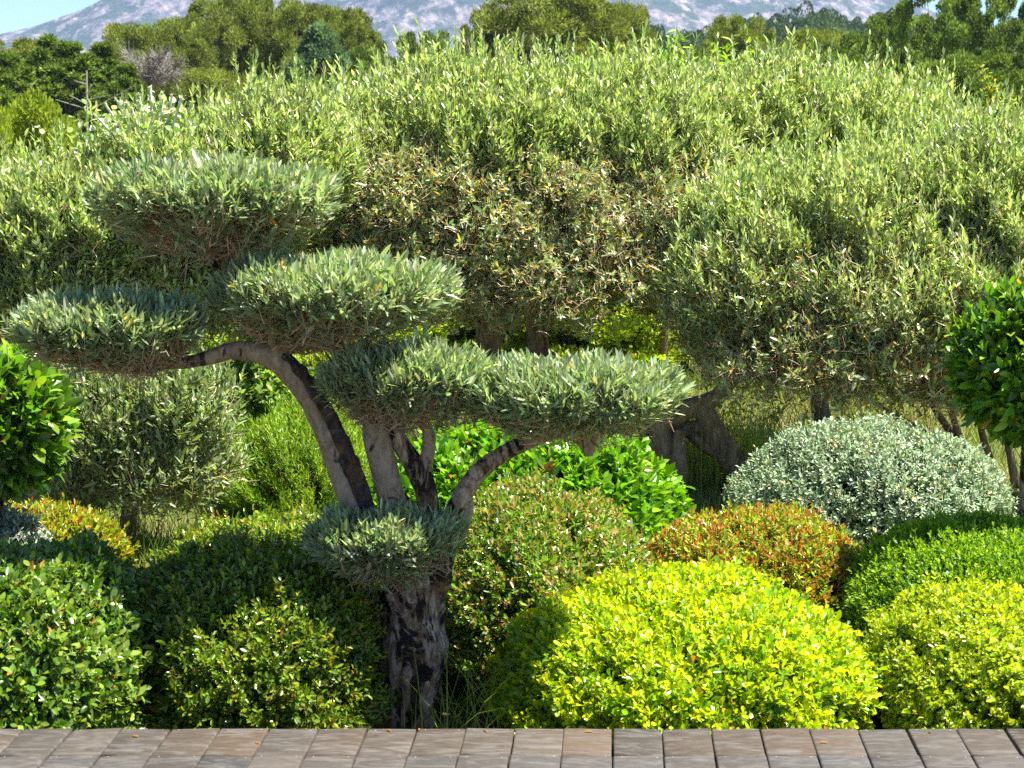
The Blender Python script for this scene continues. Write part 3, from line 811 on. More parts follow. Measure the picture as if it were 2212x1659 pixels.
def build_orchard():
    G = 'untrimmed olive trees in a row behind the clipped garden'
    # centre
    Y = 13.0
    def q(px, py, dy=0.0, Y0=13.0): return at(px, py, Y0 + dy)
    root = empty('olive_tree', at(1056, 1000, Y) * [1, 1, 0], 'wide centre olive tree with bare brown twigs and two upright trunks seen below its crown', 'tree', G)
    a = Acc()
    g = q(1052, 1000); g[2] = 0
    limb(a, [g, q(1054, 800), q(1052, 720), q(1045, 640), q(1030, 560), q(1010, 480)], [.10, .085, .075, .055, .04, .03], 14, 8, .2, 12, .1, 1)
    limb(a, [q(1058, 760), q(1085, 690), q(1110, 640), q(1130, 560)], [.06, .05, .04, .02], 10, 6, .2, 12, 0, 2)
    limb(a, [q(1048, 700), q(1000, 640), q(930, 600), q(850, 560)], [.04, .035, .03, .015], 8, 6, .2, 12, 0, 3)
    g = q(1160, 1000, .3); g[2] = 0
    limb(a, [g, q(1162, 790, .3), q(1158, 700, .3), q(1150, 620, .3), q(1170, 540, .3)], [.10, .08, .065, .05, .03], 12, 8, .25, 14, .1, 4)
    limb(a, [q(1160, 700, .3), q(1230, 620, .3), q(1320, 560, .3)], [.04, .03, .015], 8, 6, .2, 12, 0, 5)
    a.build('trunk', M_BARKB, root, True)
    crown(root, [(1000, 350, 330, 190, .25, .95), (1190, 400, 370, 235, .35, .95), (1390, 390, 240, 230, .3, .9), (790, 380, 250, 160, .25, .9), (900, 450, 220, 130, -.05, .75)], 26000, Y, 2500, z_dense=2.16, z_bare=1.86, ll=.055, keep=.3, z_fade=.95, thick=[(1120, 490, 430, 185, -.15, .8, 15000), (880, 450, 250, 150, -.25, .7, 8000), (1400, 520, 230, 190, -.15, .75, 7500), (1270, 620, 290, 140, -.45, .7, 4600), (900, 600, 250, 130, -.45, .6, 3400), (1080, 660, 180, 100, -.3, .6, 1300)])
    # right back
    Y = 13.8
    root = empty('olive_tree', at(1800, 1000, Y) * [1, 1, 0], 'olive tree with a dense bright crown rising behind the right front olive tree', 'tree', G)
    a = Acc(); g = at(1800, 1000, Y); g[2] = 0
    limb(a, [g, at(1770, 850, Y), at(1810, 700, Y), at(1760, 450, Y)], [.08, .06, .05, .03], 12, 6, .2, 12, .1, 6)
    a.build('trunk', M_BARKB, root, True)
    crown(root, [(1640, 370, 290, 225, 0, .9), (1880, 395, 230, 220, 0, .9), (2070, 485, 150, 195, 0, .8)], 15000, Y, 1200, z_dense=1.9, z_bare=1.5, ll=.055)
    # right front
    Y = 11.9
    root = empty('olive_tree', at(1560, 1060, Y) * [1, 1, 0], 'right front olive tree with gnarled leaning trunks forking beside the silver dome', 'tree', G)
    a = Acc()
    def q2(px, py, dy=0.0): return at(px, py, Y + dy)
    k = Y / 4320
    g = q2(1440, 1070); g[2] = -.02
    limb(a, [q2(1445, 1110), q2(1450, 1040), q2(1440, 985), q2(1425, 935), q2(1440, 900), q2(1490, 880), q2(1545, 860), q2(1600, 790), q2(1650, 700)],
         [x * k for x in (24, 28, 34, 36, 34, 24, 18, 15, 10)], 18, 8, .22, 14, .15, 7)
    limb(a, [q2(1470, 1050, -.1), q2(1466, 990, -.1), q2(1468, 930, -.08)], [x * k for x in (20, 18, 14)], 12, 8, .2, 14, .1, 21)
    limb(a, [q2(1640, 1075), q2(1600, 1020), q2(1560, 965), q2(1535, 920), q2(1515, 885), q2(1480, 868)], [x * k for x in (34, 30, 28, 25, 22, 12)], 16, 8, .22, 14, .15, 8)
    limb(a, [q2(1575, 985), q2(1530, 968), q2(1495, 940), q2(1470, 915)], [x * k for x in (15, 14, 13, 10)], 12, 8, .15, 14, .1, 9)
    limb(a, [q2(1545, 930), q2(1510, 922), q2(1475, 920)], [x * k for x in (13, 13, 10)], 12, 6, .15, 14, .1, 10)
    limb(a, [q2(1760, 760), q2(1740, 720), q2(1690, 640), q2(1660, 560)], [x * k for x in (9, 9, 8, 4)], 8, 8, .15, 14, 0, 11)
    for (x0, y0, x1, y1, x2, y2) in ((2150, 1080, 2080, 960, 1990, 780), (2170, 1080, 2120, 930, 2110, 760), (2190, 1090, 2090, 1000, 1850, 850), (2200, 1080, 2170, 900, 2180, 700), (2160, 1070, 2030, 900, 1900, 700)):
        limb(a, [q2(x0, y0, .3), q2(x1, y1, .2), q2((x1 + x2) / 2 + 12, (y1 + y2) / 2), q2(x2, y2)], [x * k for x in (11, 8, 7, 3)], 8, 6, .15, 14, 0, x0)
    a.build('trunk', M_BARKB, root, True)
    crown(root, [(1830, 540, 380, 195, .2, .9), (2130, 510, 250, 235, .2, .9), (1630, 640, 200, 180, -.1, .7), (1960, 680, 380, 165, -.3, .75), (2240, 720, 200, 200, -.1, .7)], 28000, Y, 2500, z_dense=1.8, z_bare=.9, keep=.42, z_fade=.55, thick=[(1830, 640, 390, 185, -.15, .7, 4500), (2080, 640, 260, 210, -.15, .7, 3500), (1850, 790, 350, 120, -.45, .6, 4500), (2100, 860, 170, 120, -.4, .5, 2200)], lw=.0135, ll=.05)
    # left
    Y = 12.2
    root = empty('olive_tree', at(150, 1000, Y) * [1, 1, 0], 'leftmost olive tree with a broad pale crown behind the floating pads', 'tree', G)
    a = Acc(); g = at(250, 1000, Y + .4); g[2] = 0
    limb(a, [g, at(240, 800, Y + .4), at(230, 650, Y + .2), at(200, 500, Y)], [.11, .09, .06, .03], 12, 6, .2, 12, .1, 12)
    limb(a, [at(245, 820, Y + .4), at(330, 700, Y + .2), at(430, 560, Y)], [.06, .045, .02], 10, 6, .2, 12, .1, 13)
    a.build('trunk', M_BARKB, root, True)
    crown(root, [(190, 500, 290, 140, 0, .9), (-60, 520, 240, 135, 0, .8), (430, 425, 230, 155, 0, .9), (600, 375, 160, 165, 0, .7), (120, 600, 260, 140, -.1, .8), (400, 580, 220, 140, 0, .7)], 26000, Y, 2500, z_dense=1.4, z_bare=.95)
    # small tree on the lawn
    Y = 10.3
    root = empty('olive_tree', at(278, 1190, Y) * [1, 1, 0], 'small slender olive tree standing on the lawn at the left in grass', 'tree')
    a = Acc(); g = at(278, 1195, Y); g[2] = -.02
    limb(a, [g, at(276, 1130, Y), at(285, 1060, Y), at(290, 980, Y), at(300, 900, Y)], [.055, .045, .04, .03, .015], 12, 6, .2, 16, .1, 14)
    for (x, y) in ((150, 960), (220, 900), (400, 930), (460, 880), (120, 1030), (450, 1000)):
        limb(a, [at(285, 1060, Y), at((285 + x) / 2, (1050 + y) / 2 - 5, Y - .1), at(x, y, Y - .15)], [.018, .011, .005], 7, 5, .15, 16, 0, x)
    a.build('trunk', M_BARKB, root, True)
    sm = [(5, (.20, .27, .11), .25), (4, (.34, .40, .20), .2), (2, (.22, .32, .05), .2), (.15, (.6, .5, .05), .2)]
    crown(root, [(240, 920, 170, 130, 0, .42), (400, 890, 120, 110, 0, .38), (330, 1010, 160, 100, -.05, .4), (170, 1040, 100, 80, 0, .35), (440, 990, 70, 90, 0, .3)], 5200, Y, 160, ll=.045, lw=.013, hi=sm, lo=sm, z_dense=.9, z_bare=.3, nl=11, SL=.13, mat=M_OLIVE, back=.7)

# ------------------------------------------------------------------ saplings and small plants
def build_small_plants():
    # white poplar sapling above the left olive crown
    Y = 11.9
    root = empty('poplar_sapling', at(330, 1000, Y) * [1, 1, 0], 'white felted poplar shoots with lobed leaves rising above the left olive crown', 'sapling')
    ta = Acc(); la = Acc()
    b0 = at(330, 1000, Y); b0[2] = 0; b1 = at(335, 330, Y)
    limb(ta, [b0, at(345, 700, Y), b1], [.03, .022, .014], 8, 6)
    wc = np.array([.62, .62, .58])
    for (x, y) in ((205, 262), (228, 240), (252, 230), (275, 238), (300, 220), (325, 203), (352, 216), (372, 222), (392, 226), (415, 236), (285, 250), (345, 240), (310, 262), (372, 252)):
        tip = at(x, y - 14, Y - .1 + rng.normal(0, .1)); m = b1 * .45 + tip * .55 + np.array([0, 0, -.06])
        pts = catmull([b1, m, tip], 5)
        sticks(ta, pts[:-1], pts[1:], .0085, .0065, wc, 5)
        k = 12
        t = rng.uniform(.35, 1, k); Pp = m + (tip - m) * t[:, None]
        A = norm(rng.normal(0, 1, (k, 3)) + (tip - m) * 2)
        small = t > .8
        Ls = np.where(small, .02, .042) * rng.lognormal(0, .2, k)
        cl = pick([(4, (.62, .64, .58), .1), (3, (.28, .42, .10), .2), (2, (.45, .55, .25), .2)], k)
        leaves(la, Pp, A, rng.normal(0, .6, (k, 3)) + [0, -.3, 1], Ls, Ls * .9, cl, 'broad', .2, .1)
        k = 5
        leaves(la, np.repeat(tip[None], k, 0), norm(rng.normal(0, .7, (k, 3)) + [0, 0, 1]), rng.normal(0, 1, (k, 3)), .022, .012, np.tile(wc, (k, 1)), 'narrow')
    P = at(330, 285, Y) + rng.normal(0, 1, (420, 3)) * [.27, .12, .05]
    leaves(la, P, norm(rng.normal(0, 1, P.shape)), rng.normal(0, .5, P.shape) + [0, -.3, 1], .042, .038, pick([(4, (.55, .6, .5), .15), (4, (.25, .4, .08), .2), (2, (.4, .5, .25), .2)], 420), 'broad', .2, .1)
    ta.build('stems', M_TWIG, root); la.build('foliage', M_SOFT, root)

    # bright compound-leaved saplings behind the centre crowns
    Y = 17.0
    root = empty('ash_sapling', at(1430, 1000, Y) * [1, 1, 0], 'bright green drooping leaved sapling top showing above the middle of the olive crowns', 'sapling')
    la = Acc(); ta = Acc()
    b0 = at(1430, 1000, Y); b0[2] = 0
    limb(ta, [b0, at(1440, 500, Y), at(1430, 220, Y)], [.035, .03, .012], 8, 6)
    tips = []
    for _ in range(150):
        x = rng.uniform(1180, 1680); tips.append((x, 112 + abs(x - 1480) * .09 + rng.exponential(26)))
    tips += [(1462, 62), (1468, 85), (1450, 95), (1330, 92), (1290, 100), (1585, 78), (1545, 88), (1560, 92), (1620, 92)]
    for (x, y) in tips:
        tip = at(x, y, Y + rng.normal(0, .5)); bb = tip + np.array([(1430 - x) * .0007, 0, -.42]) + rng.normal(0, .05, 3)
        sticks(ta, bb[None], tip[None], .006, .002, np.array([.2, .25, .08]))
        k = 18; t = rng.uniform(.25, 1, k)
        side = rng.normal(0, 1, (k, 3)); A = norm(side + [0, 0, .1])
        leaves(la, bb + (tip - bb) * t[:, None], A, np.tile([0, -.2, 1.0], (k, 1)) + rng.normal(0, .3, (k, 3)), .10, .03,
               pick([(4, (.26, .42, .04), .2), (3, (.16, .30, .03), .25), (1, (.45, .5, .08), .15)], k), 'narrow', .2, .35)
    ta.build('stems', M_TWIG, root); la.build('foliage', M_SOFT, root)

    # yellow sprig on the right
    Y = 15.5
    root = empty('golden_sapling', at(2190, 1000, Y) * [1, 1, 0], 'yellow orange tipped sapling sprig standing above the olives near the right edge', 'sapling')
    la = Acc(); ta = Acc(); b0 = at(2190, 1000, Y); b0[2] = 0; b1 = at(2165, 330, Y)
    limb(ta, [b0, at(2180, 600, Y), b1], [.04, .03, .012], 8, 6)
    for (x, y) in ((2118, 138), (2130, 165), (2140, 190), (2155, 205), (2112, 232), (2190, 215), (2165, 240), (2140, 250), (2200, 235), (2150, 175), (2126, 150)):
        tip = at(x, y, Y); pts = catmull([b1, (b1 + tip) / 2 + [.02, 0, -.03], tip], 4)
        sticks(ta, pts[:-1], pts[1:], .006, .003, np.array([.3, .22, .08]))
        k = 40; t = rng.uniform(.3, 1, k)
        leaves(la, b1 + (tip - b1) * t[:, None] + rng.normal(0, .012, (k, 3)), norm(rng.normal(0, 1, (k, 3)) + [0, 0, .5]), rng.normal(0, .5, (k, 3)) + [0, -.3, 1], .038, .02,
               pick([(4, (.45, .50, .06), .2), (3, (.25, .38, .04), .25), (2, (.62, .45, .08), .15)], k), 'oval')
    ta.build('stems', M_TWIG, root); la.build('foliage', M_SOFT, root)

    # grass tuft beside the near trunk
    Y = 6.75
    c = at(985, 1560, Y); c[2] = .03
    root = empty('grass_tuft', c, 'tuft of long yellow green grass blades between the olive trunk and the yellow mound', 'grass tuft')
    blades(root, c, 80, .40, .007, 1.3, 'blades', (.30, .40, .05), spread=.085)
    c = at(262, 1215, 10.1); c[2] = .0
    root = empty('grass_tuft', c, 'dark tussock of grass around the foot of the small olive tree on the lawn', 'grass tuft')
    blades(root, c, 420, .26, .008, .9, 'blades', (.12, .20, .03), spread=.22)
    # weeds between the leaning trunks and the red mound
    c = at(1535, 1050, 12.5); c[2] = 0
    root = empty('wild_weeds', c, 'patch of tall green weeds with orange yellow flowers between the gnarled trunks', 'weeds')
    blades(root, c, 900, .5, .008, .45, 'blades', (.34, .42, .08), spread=.26)
    la = Acc(); k = 1300
    P = c + np.column_stack([rng.normal(0, .2, k), rng.normal(0, .2, k), rng.uniform(.05, .5, k)])
    leaves(la, P, norm(rng.normal(0, 1, (k, 3)) + [0, 0, .6]), rng.normal(0, .5, (k, 3)) + [0, -.3, 1], .03, .012,
           pick([(4, (.22, .32, .04), .25), (2.5, (.55, .33, .04), .2), (1.5, (.5, .45, .06), .2), (1, (.35, .18, .06), .2)], k), 'oval')
    props(la.build('flowers', M_SOFT, root), kind='stuff')

def blades(root, c, n, h, w, lean, name, col, spread=.05):
    V = []; F = []; C = []
    acc = Acc()
    for _ in range(n):
        b = c + np.array([rng.normal(0, spread), rng.normal(0, spread), 0]); b[2] = c[2]
        a = rng.uniform(0, 6.28); hh = h * rng.uniform(.45, 1.1); ln = lean * rng.uniform(.1, .8)
        d = np.array([math.cos(a), math.sin(a), 0]); s = np.array([-math.sin(a), math.cos(a), 0])
        if rng.random() < .5: s = norm(s + rng.normal(0, 1, 3))
        cc = np.array(col) * math.exp(rng.normal(0, .25)); ww = w * rng.uniform(.5, 1)
        vs = []
        for t in (0, .35, .7, 1):
            p = b + d * (hh * ln * t ** 1.8) + np.array([0, 0, hh * (t - .25 * ln * t * t)])
            k = ww * (1 - t) ** .7 * .5
            vs += [p - s * k, p + s * k]
        acc.add(np.array(vs), np.array([[0, 1, 3, 2], [2, 3, 5, 4], [4, 5, 7, 6]]), cc)
    props(acc.build(name, M_GRASS, root), kind='stuff' if n > 100 else None)

def build_grass():
    n = 90000
    y = 8.9 + rng.random(n) ** 1.3 * 15; x = (rng.random(n) - .5) * 2 * (y * .36)
    P = np.column_stack([x, y, np.full(n, -.005)])
    a = rng.uniform(0, 6.28, n)
    A = norm(np.column_stack([np.cos(a) * .5, np.sin(a) * .5, np.full(n, 1.0)]) + rng.normal(0, .2, (n, 3)))
    patch = .5 + .5 * np.sin(x * 1.3 + 1) * np.sin(y * .9)
    c = pick([(4, (.26, .28, .07), .25), (3, (.36, .32, .12), .2), (3, (.17, .26, .04), .25)], n)
    c = c * (1 - .35 * patch[:, None] * np.array([1, .3, .8]))
    acc = Acc()
    leaves(acc, P, A, rng.normal(0, 1, (n, 3)), rng.uniform(.05, .14, n) * np.where(y > 12.4, rng.uniform(1, 3.4, n), 1), .007, c, 'quad', .1, .15)
    o = acc.build('grass', M_GRASS)
    props(o, 'dry yellow green meadow grass behind the clipped shrubs', 'grass', kind='stuff')

# ------------------------------------------------------------------ far trees
def clump_tree(kind):
    """unit tree: height 1, crown width about 1; returns (crown Acc, wood Acc)"""
    la, ta = Acc(), Acc()
    if kind == 'pine':
        pal = [(5, (.20, .24, .045), .2), (3, (.30, .33, .065), .2), (1.5, (.10, .13, .03), .2)]
        K = 84; cs = []
        for k in range(K):
            u = rng.random() ** .6; a = rng.uniform(0, 6.28)
            z = .42 + .50 * rng.random() ** .8
            rmax = .46 * math.sqrt(max(.05, 1 - ((z - .52) / .46) ** 2))
            cs.append(([rmax * u * math.cos(a), rmax * u * math.sin(a), z], rng.uniform(.045, .105)))
        per, ll, lw = 600, .021, .008
    elif kind == 'oak':
        pal = [(5, (.14, .21, .04), .25), (3, (.23, .31, .065), .25), (1.2, (.07, .11, .03), .2), (.7, (.34, .38, .12), .2)]
        K = 120; cs = []
        for k in range(K):
            a = rng.uniform(0, 6.28); u = rng.random() ** .45
            z = .12 + .82 * rng.random()
            rmax = .48 * math.sqrt(max(.03, 1 - ((z - .5) / .52) ** 2))
            cs.append(([rmax * u * math.cos(a), rmax * u * math.sin(a), z], rng.uniform(.03, .085)))
        per, ll, lw = 380, .020, .014
    elif kind == 'conifer':
        pal = [(5, (.13, .20, .04), .25), (3, (.22, .27, .06), .25), (1, (.05, .09, .025), .2)]
        K = 130; cs = []
        for k in range(K):
            z = .06 + .9 * rng.random() ** 1.2; a = rng.uniform(0, 6.28)
            rm = .42 * (1 - z) ** .8 * rng.random() ** .4
            cs.append(([rm * math.cos(a), rm * math.sin(a), z], rng.uniform(.03, .065) * (1.15 - z * .7)))
        per, ll, lw = 320, .024, .010
    elif kind == 'cedar':
        pal = [(5, (.11, .18, .095), .2), (3, (.17, .25, .14), .2), (1, (.05, .09, .05), .2)]
        cs = []
        for k in range(70):
            z = .15 + .82 * (k / 70.0); a = rng.uniform(0, 6.28)
            rm = .48 * (1 - z) ** .75
            for f in (.45, .75, 1.0):
                cs.append(([rm * f * math.cos(a), rm * f * math.sin(a), z - .07 * f * f], rng.uniform(.03, .05)))
        per, ll, lw = 130, .020, .009
    else:  # bush
        pal = [(5, (.28, .36, .03), .2), (3, (.40, .46, .05), .2), (1, (.16, .22, .02), .2)]
        cs = []
        for k in range(50):
            d = norm(rng.normal(size=3)); d[2] = abs(d[2])
            cs.append((list(d * .42 * rng.random() ** .3 * np.array([1, 1, 1.6]) + [0, 0, .15]), rng.uniform(.08, .14)))
        per, ll, lw = 500, .028, .018
    for (c, r) in cs:
        c = np.array(c)
        d = norm(rng.normal(size=(per, 3)))
        fl = np.array([1, 1, .62 if kind in ('pine', 'oak', 'bush') else (.35 if kind == 'cedar' else .8)])
        P = c + d * r * (rng.random((per, 1)) ** .35) * fl
        A = norm(d + [0, 0, .7] + rng.normal(0, .4, d.shape))
        cc = pick(pal, per) * math.exp(rng.normal(0, .2))
        leaves(la, P, A, d + rng.normal(0, .5, d.shape), ll * rng.lognormal(0, .2, per), lw, cc, 'quad', .3, 0)
    Vall = np.concatenate(la.V); zt = np.percentile(Vall[:, 2], 99.8); wx = np.percentile(np.abs(Vall[:, :2]), 99.5)
    la.V = [v / [2 * wx, 2 * wx, zt] for v in la.V]
    H = .9 if kind in ('conifer', 'cedar') else .6
    tr = .016
    limb(ta, [[0, 0, -.01], [.01, 0, H * .4], [-.005, .01, H]], [tr * 1.3, tr, tr * .3], 8, 4, .1, 8)
    ci = rng.choice(len(cs), 26)
    for i in ci:
        c = np.array(cs[i][0]); z0 = max(.15, c[2] * .6 - .02) if kind != 'cedar' else c[2] + .03
        s = np.array([0, 0, min(z0, H)])
        sticks(ta, s[None], c[None], .007, .002, np.array([.17, .13, .10]), 5)
    return la, ta

def copy_tree(root, prefix_children, loc, sc, rz, label):
    r = root.copy(); COL.objects.link(r)
    r.location = loc; r.scale = sc; r.rotation_euler = (0, 0, rz)
    r['label'] = label
    for ch in prefix_children:
        c = ch.copy(); COL.objects.link(c); c.parent = r
    return r

def build_forest():
    mw, ntw, pw, ow = newmat('far_bark'); pw.inputs['Base Color'].default_value = (.16, .12, .09, 1); pw.inputs['Roughness'].default_value = .9
    names = {'pine': 'pine_tree', 'oak': 'oak_tree', 'conifer': 'cypress_tree', 'cedar': 'cedar_tree', 'bush': 'far_bush'}
    cats = {'pine': 'tree', 'oak': 'tree', 'conifer': 'tree', 'cedar': 'tree', 'bush': 'bush'}
    groups = {'pine': 'pine trees beyond the olive orchard', 'oak': 'oak trees beyond the olive orchard', 'conifer': 'dark conifers at the far left', 'cedar': None, 'bush': 'yellow green bushes beyond the olives'}
    T = [  # kind, px, top, width px, Y, label
     ('pine', 300, 52, 190, 88, 'leftmost pine of the tall group, beside the grey dead tree'),
     ('pine', 385, 40, 180, 92, 'second pine from the left in the tall group before the mountain'),
     ('pine', 490, -6, 220, 95, 'tall pine in the left group whose top is cut by the picture edge'),
     ('pine', 580, -2, 190, 97, 'tall rounded pine just right of the highest one in the left group'),
     ('pine', 665, 8, 200, 93, 'pine crown directly behind the blue cedar'),
     ('pine', 745, 18, 170, 90, 'rightmost pine of the tall left group, right of the blue cedar'),
     ('pine', 430, 150, 230, 74, 'low yellowish pine in front of the tall left group'),
     ('pine', 560, 175, 230, 70, 'low rounded yellowish pine left of the blue cedar'),
     ('cedar', 690, 55, 330, 66, 'blue grey cedar with layered branches among the pines'),
     ('pine', 1185, -30, 330, 84, 'large solitary pine standing before the middle of the mountain'),
     ('pine', 1062, 22, 150, 86, 'small pine crown on the left flank of the large solitary pine'),
     ('pine', 1330, 10, 170, 87, 'pine crown on the right flank of the large solitary pine'),
     ('oak', 800, 105, 150, 60, 'green oak just right of the blue cedar'),
     ('oak', 905, 70, 150, 75, 'oak below the mountain, left of the large solitary pine'),
     ('oak', 975, 95, 130, 68, 'low oak at the left foot of the large solitary pine'),
     ('oak', 730, 165, 220, 52, 'broad low oak in front of the blue cedar'),
     ('oak', 870, 120, 240, 50, 'broad green oak showing above the left centre olive crowns'),
     ('pine', 1600, 36, 170, 90, 'yellowish pine crown against the foot of the mountain right of centre'),
     ('pine', 1740, 66, 220, 80, 'low pine left of the dark oak wood'),
     ('oak', 1500, 105, 160, 70, 'low oak behind the bright green sapling'),
     ('oak', 1850, 75, 200, 68, 'oak in front of the gap where the mountain ends'),
     ('oak', 1950, 30, 190, 66, 'oak left of the tallest oaks at the right'),
     ('oak', 2035, -45, 210, 62, 'tallest oak whose top is cut off, upper right'),
     ('oak', 2150, -20, 200, 60, 'tall oak second from the right edge'),
     ('oak', 2245, 10, 200, 58, 'oak at the right edge of the picture'),
     ('oak', 1960, 130, 260, 45, 'dark low oak behind the right olive crowns'),
     ('oak', 2110, 120, 260, 42, 'dark broad oak behind the yellow sprig'),
     ('oak', 2260, 150, 220, 40, 'low dark oak at the right edge'),
     ('oak', 1800, 120, 220, 55, 'low oak just above the right olive crowns'),
     ('pine', 40, 85, 260, 78, 'brownish green pine at the far left edge'),
     ('pine', 250, 110, 220, 80, 'pine left of the grey dead tree behind the dark conifers'),
     ('conifer', 95, 78, 300, 62, 'dark conifer second from the left edge'),
     ('conifer', 150, 92, 300, 58, 'dark conifer directly left of the bare dead pole'),
     ('conifer', 225, 95, 300, 60, 'dark conifer directly right of the bare dead pole'),
     ('conifer', 275, 140, 240, 56, 'low dark conifer in front of the grey dead tree'),
     ('conifer', 20, 115, 300, 57, 'dark conifer at the left edge behind the yellow bushes'),
     ('bush', 70, 206, 210, 34, 'rounded yellow green bush at the left edge above the olives'),
     ('bush', -20, 224, 160, 33, 'yellow green bush cut by the left edge'),
     ('bush', 140, 262, 130, 32, 'small yellow green bush right of the rounded one at the left'),
     ('bush', 760, 540, 420, 17, 'green bush behind the second pad, seen under the orchard crowns'),
     ('bush', 960, 510, 480, 18.5, 'green bush seen through the gap left of the two upright trunks'),
     ('bush', 1230, 530, 460, 17.5, 'broad green bush behind the two upright trunks'),
     ('bush', 1480, 520, 420, 18, 'green bush behind the forked leaning trunk'),
     ('bush', 1800, 530, 460, 17.5, 'green bush behind the right front olive, above the silver dome'),
     ('bush', 2120, 520, 420, 18.5, 'green bush behind the right front olive, near the right ball'),
     ('bush', 420, 530, 460, 18, 'green bush behind the small lawn olive'),
    ]
    protos = {}
    for kind in ('pine', 'oak', 'conifer', 'cedar', 'bush'):
        protos[kind] = [clump_tree(kind) for _ in range(2 if kind in ('pine', 'oak') else 1)]
    first = {}
    cnt = {}
    for (kind, px, top, w, Y, lab) in T:
        p = at(px, top, Y); H = p[2]; W = w / 4320 * Y * 1.12
        v = cnt.get(kind, 0); cnt[kind] = v + 1
        vi = v % len(protos[kind])
        key = (kind, vi)
        rz = rng.uniform(0, 6.28)
        if key not in first:
            r = empty(names[kind], (0, 0, 0), lab, cats[kind], groups[kind])
            la, ta = protos[kind][vi]
            ch = [la.build('crown', M_FAR, r), ta.build('trunk', mw, r)]
            r.location = (p[0], Y, 0); r.scale = (W, W, H); r.rotation_euler = (0, 0, rz)
            first[key] = (r, ch)
        else:
            r0, ch = first[key]
            copy_tree(r0, ch, (p[0], Y, 0), (W * rng.uniform(.95, 1.05), W, H), rz, lab)
    # dead pole and dead grey tree
    Y = 54
    r = empty('dead_tree', at(187, 300, Y) * [1, 1, 0], 'bare straight dead pole with a few side branches before the dark conifers', 'dead tree')
    a = Acc(); p = lambda x, y, d=0: at(x, y, Y + d)
    b = p(187, 300); b[2] = 0
    sticks(a, b[None], p(187, 152)[None], .045, .022, np.array([.40, .37, .34]), 7)
    for (x0, y0, x1, y1) in ((187, 182, 160, 174), (187, 200, 200, 196), (187, 225, 150, 205), (192, 240, 290, 185), (186, 235, 120, 215), (188, 215, 240, 205)):
        sticks(a, p(x0, y0)[None], p(x1, y1, -.3)[None], .014, .006, np.array([.36, .34, .28]), 5)
    a.build('trunk', M_TWIG, r)
    Y = 72
    r = empty('dead_tree', at(330, 300, Y) * [1, 1, 0], 'grey leafless tree with a haze of bare twigs below the pines', 'dead tree')
    a = Acc(); b = at(330, 300, Y); b[2] = 0
    t0 = at(330, 190, Y)
    sticks(a, b[None], t0[None], .16, .1, np.array([.3, .26, .25]), 7)
    tips = [at(rng.uniform(265, 395), rng.uniform(112, 165), Y + rng.normal(0, .6)) for _ in range(34)]
    tips = np.array(tips); m = t0 + (tips - t0) * .5 + rng.normal(0, .12, tips.shape)
    gc = np.array([.26, .23, .21])
    sticks(a, np.repeat(t0[None], len(tips), 0), m, .05, .03, gc, 4); sticks(a, m, tips, .03, .012, gc, 4)
    for _ in range(3):
        s = rng.choice(len(tips), 300); st = m[s] + (tips[s] - m[s]) * rng.random((300, 1))
        sticks(a, st, st + norm(tips[s] - m[s] + rng.normal(0, .5, (300, 3))) * rng.uniform(.2, .6, (300, 1)), .013, .006, gc)
    a.build('branches', M_TWIG, r)
    # wooded ridge far behind, one mass
    la = Acc()
    for k in range(95):
        x = rng.uniform(1380, 2260); y = 92 - 40 * math.exp(-((x - 1800) / 170) ** 2) - 15 * math.sin(x * .02) * .5 + rng.normal(0, 7)
        Y = rng.uniform(330, 430)
        c = at(x, y + 14, Y); r0 = rng.uniform(1.6, 3.2)
        n = 800; d = norm(rng.normal(size=(n, 3)))
        P = c + d * r0 * np.array([1, 1, 1.1]) * (1 + .2 * np.sin(d[:, :1] * 6))
        P = np.vstack([P, P - [0, 0, r0 * 1.4], P[::2] - [0, 0, r0 * 3]])
        d = np.vstack([d, d, d[::2]])
        leaves(la, P, norm(d + [0, 0, .5]), d + rng.normal(0, .4, d.shape), .55, .32, pick([(3, (.06, .10, .03), .25), (2, (.09, .13, .04), .2)], len(P)) * math.exp(rng.normal(0, .15)), 'quad', .2, 0)
    o = la.build('far_wood', M_FAR)
    props(o, 'dark bluish woodland far off below the right end of the mountain', 'woodland', kind='stuff')
    m, nt, pb, out = newmat('wooded_slope'); pb.inputs['Base Color'].default_value = (.06, .085, .03, 1); pb.inputs['Roughness'].default_value = 1
    V = []; NX = 40; xs = np.linspace(-260, 320, NX)
    for x in xs:
        top = 15 * math.exp(-((x - 55) / 60) ** 2) + 7 * math.exp(-((x + 60) / 90) ** 2) + 3
        for (y, f) in ((290, 0), (340, .6), (390, .95), (450, 1.0), (560, 0)):
            V.append([x, y, -.1 + top * f])
    props(mesh_obj('hill', np.array(V), np.array([[i * 5 + j, (i + 1) * 5 + j, (i + 1) * 5 + j + 1, i * 5 + j + 1] for i in range(NX - 1) for j in range(4)]), m, smooth=True), kind='structure')

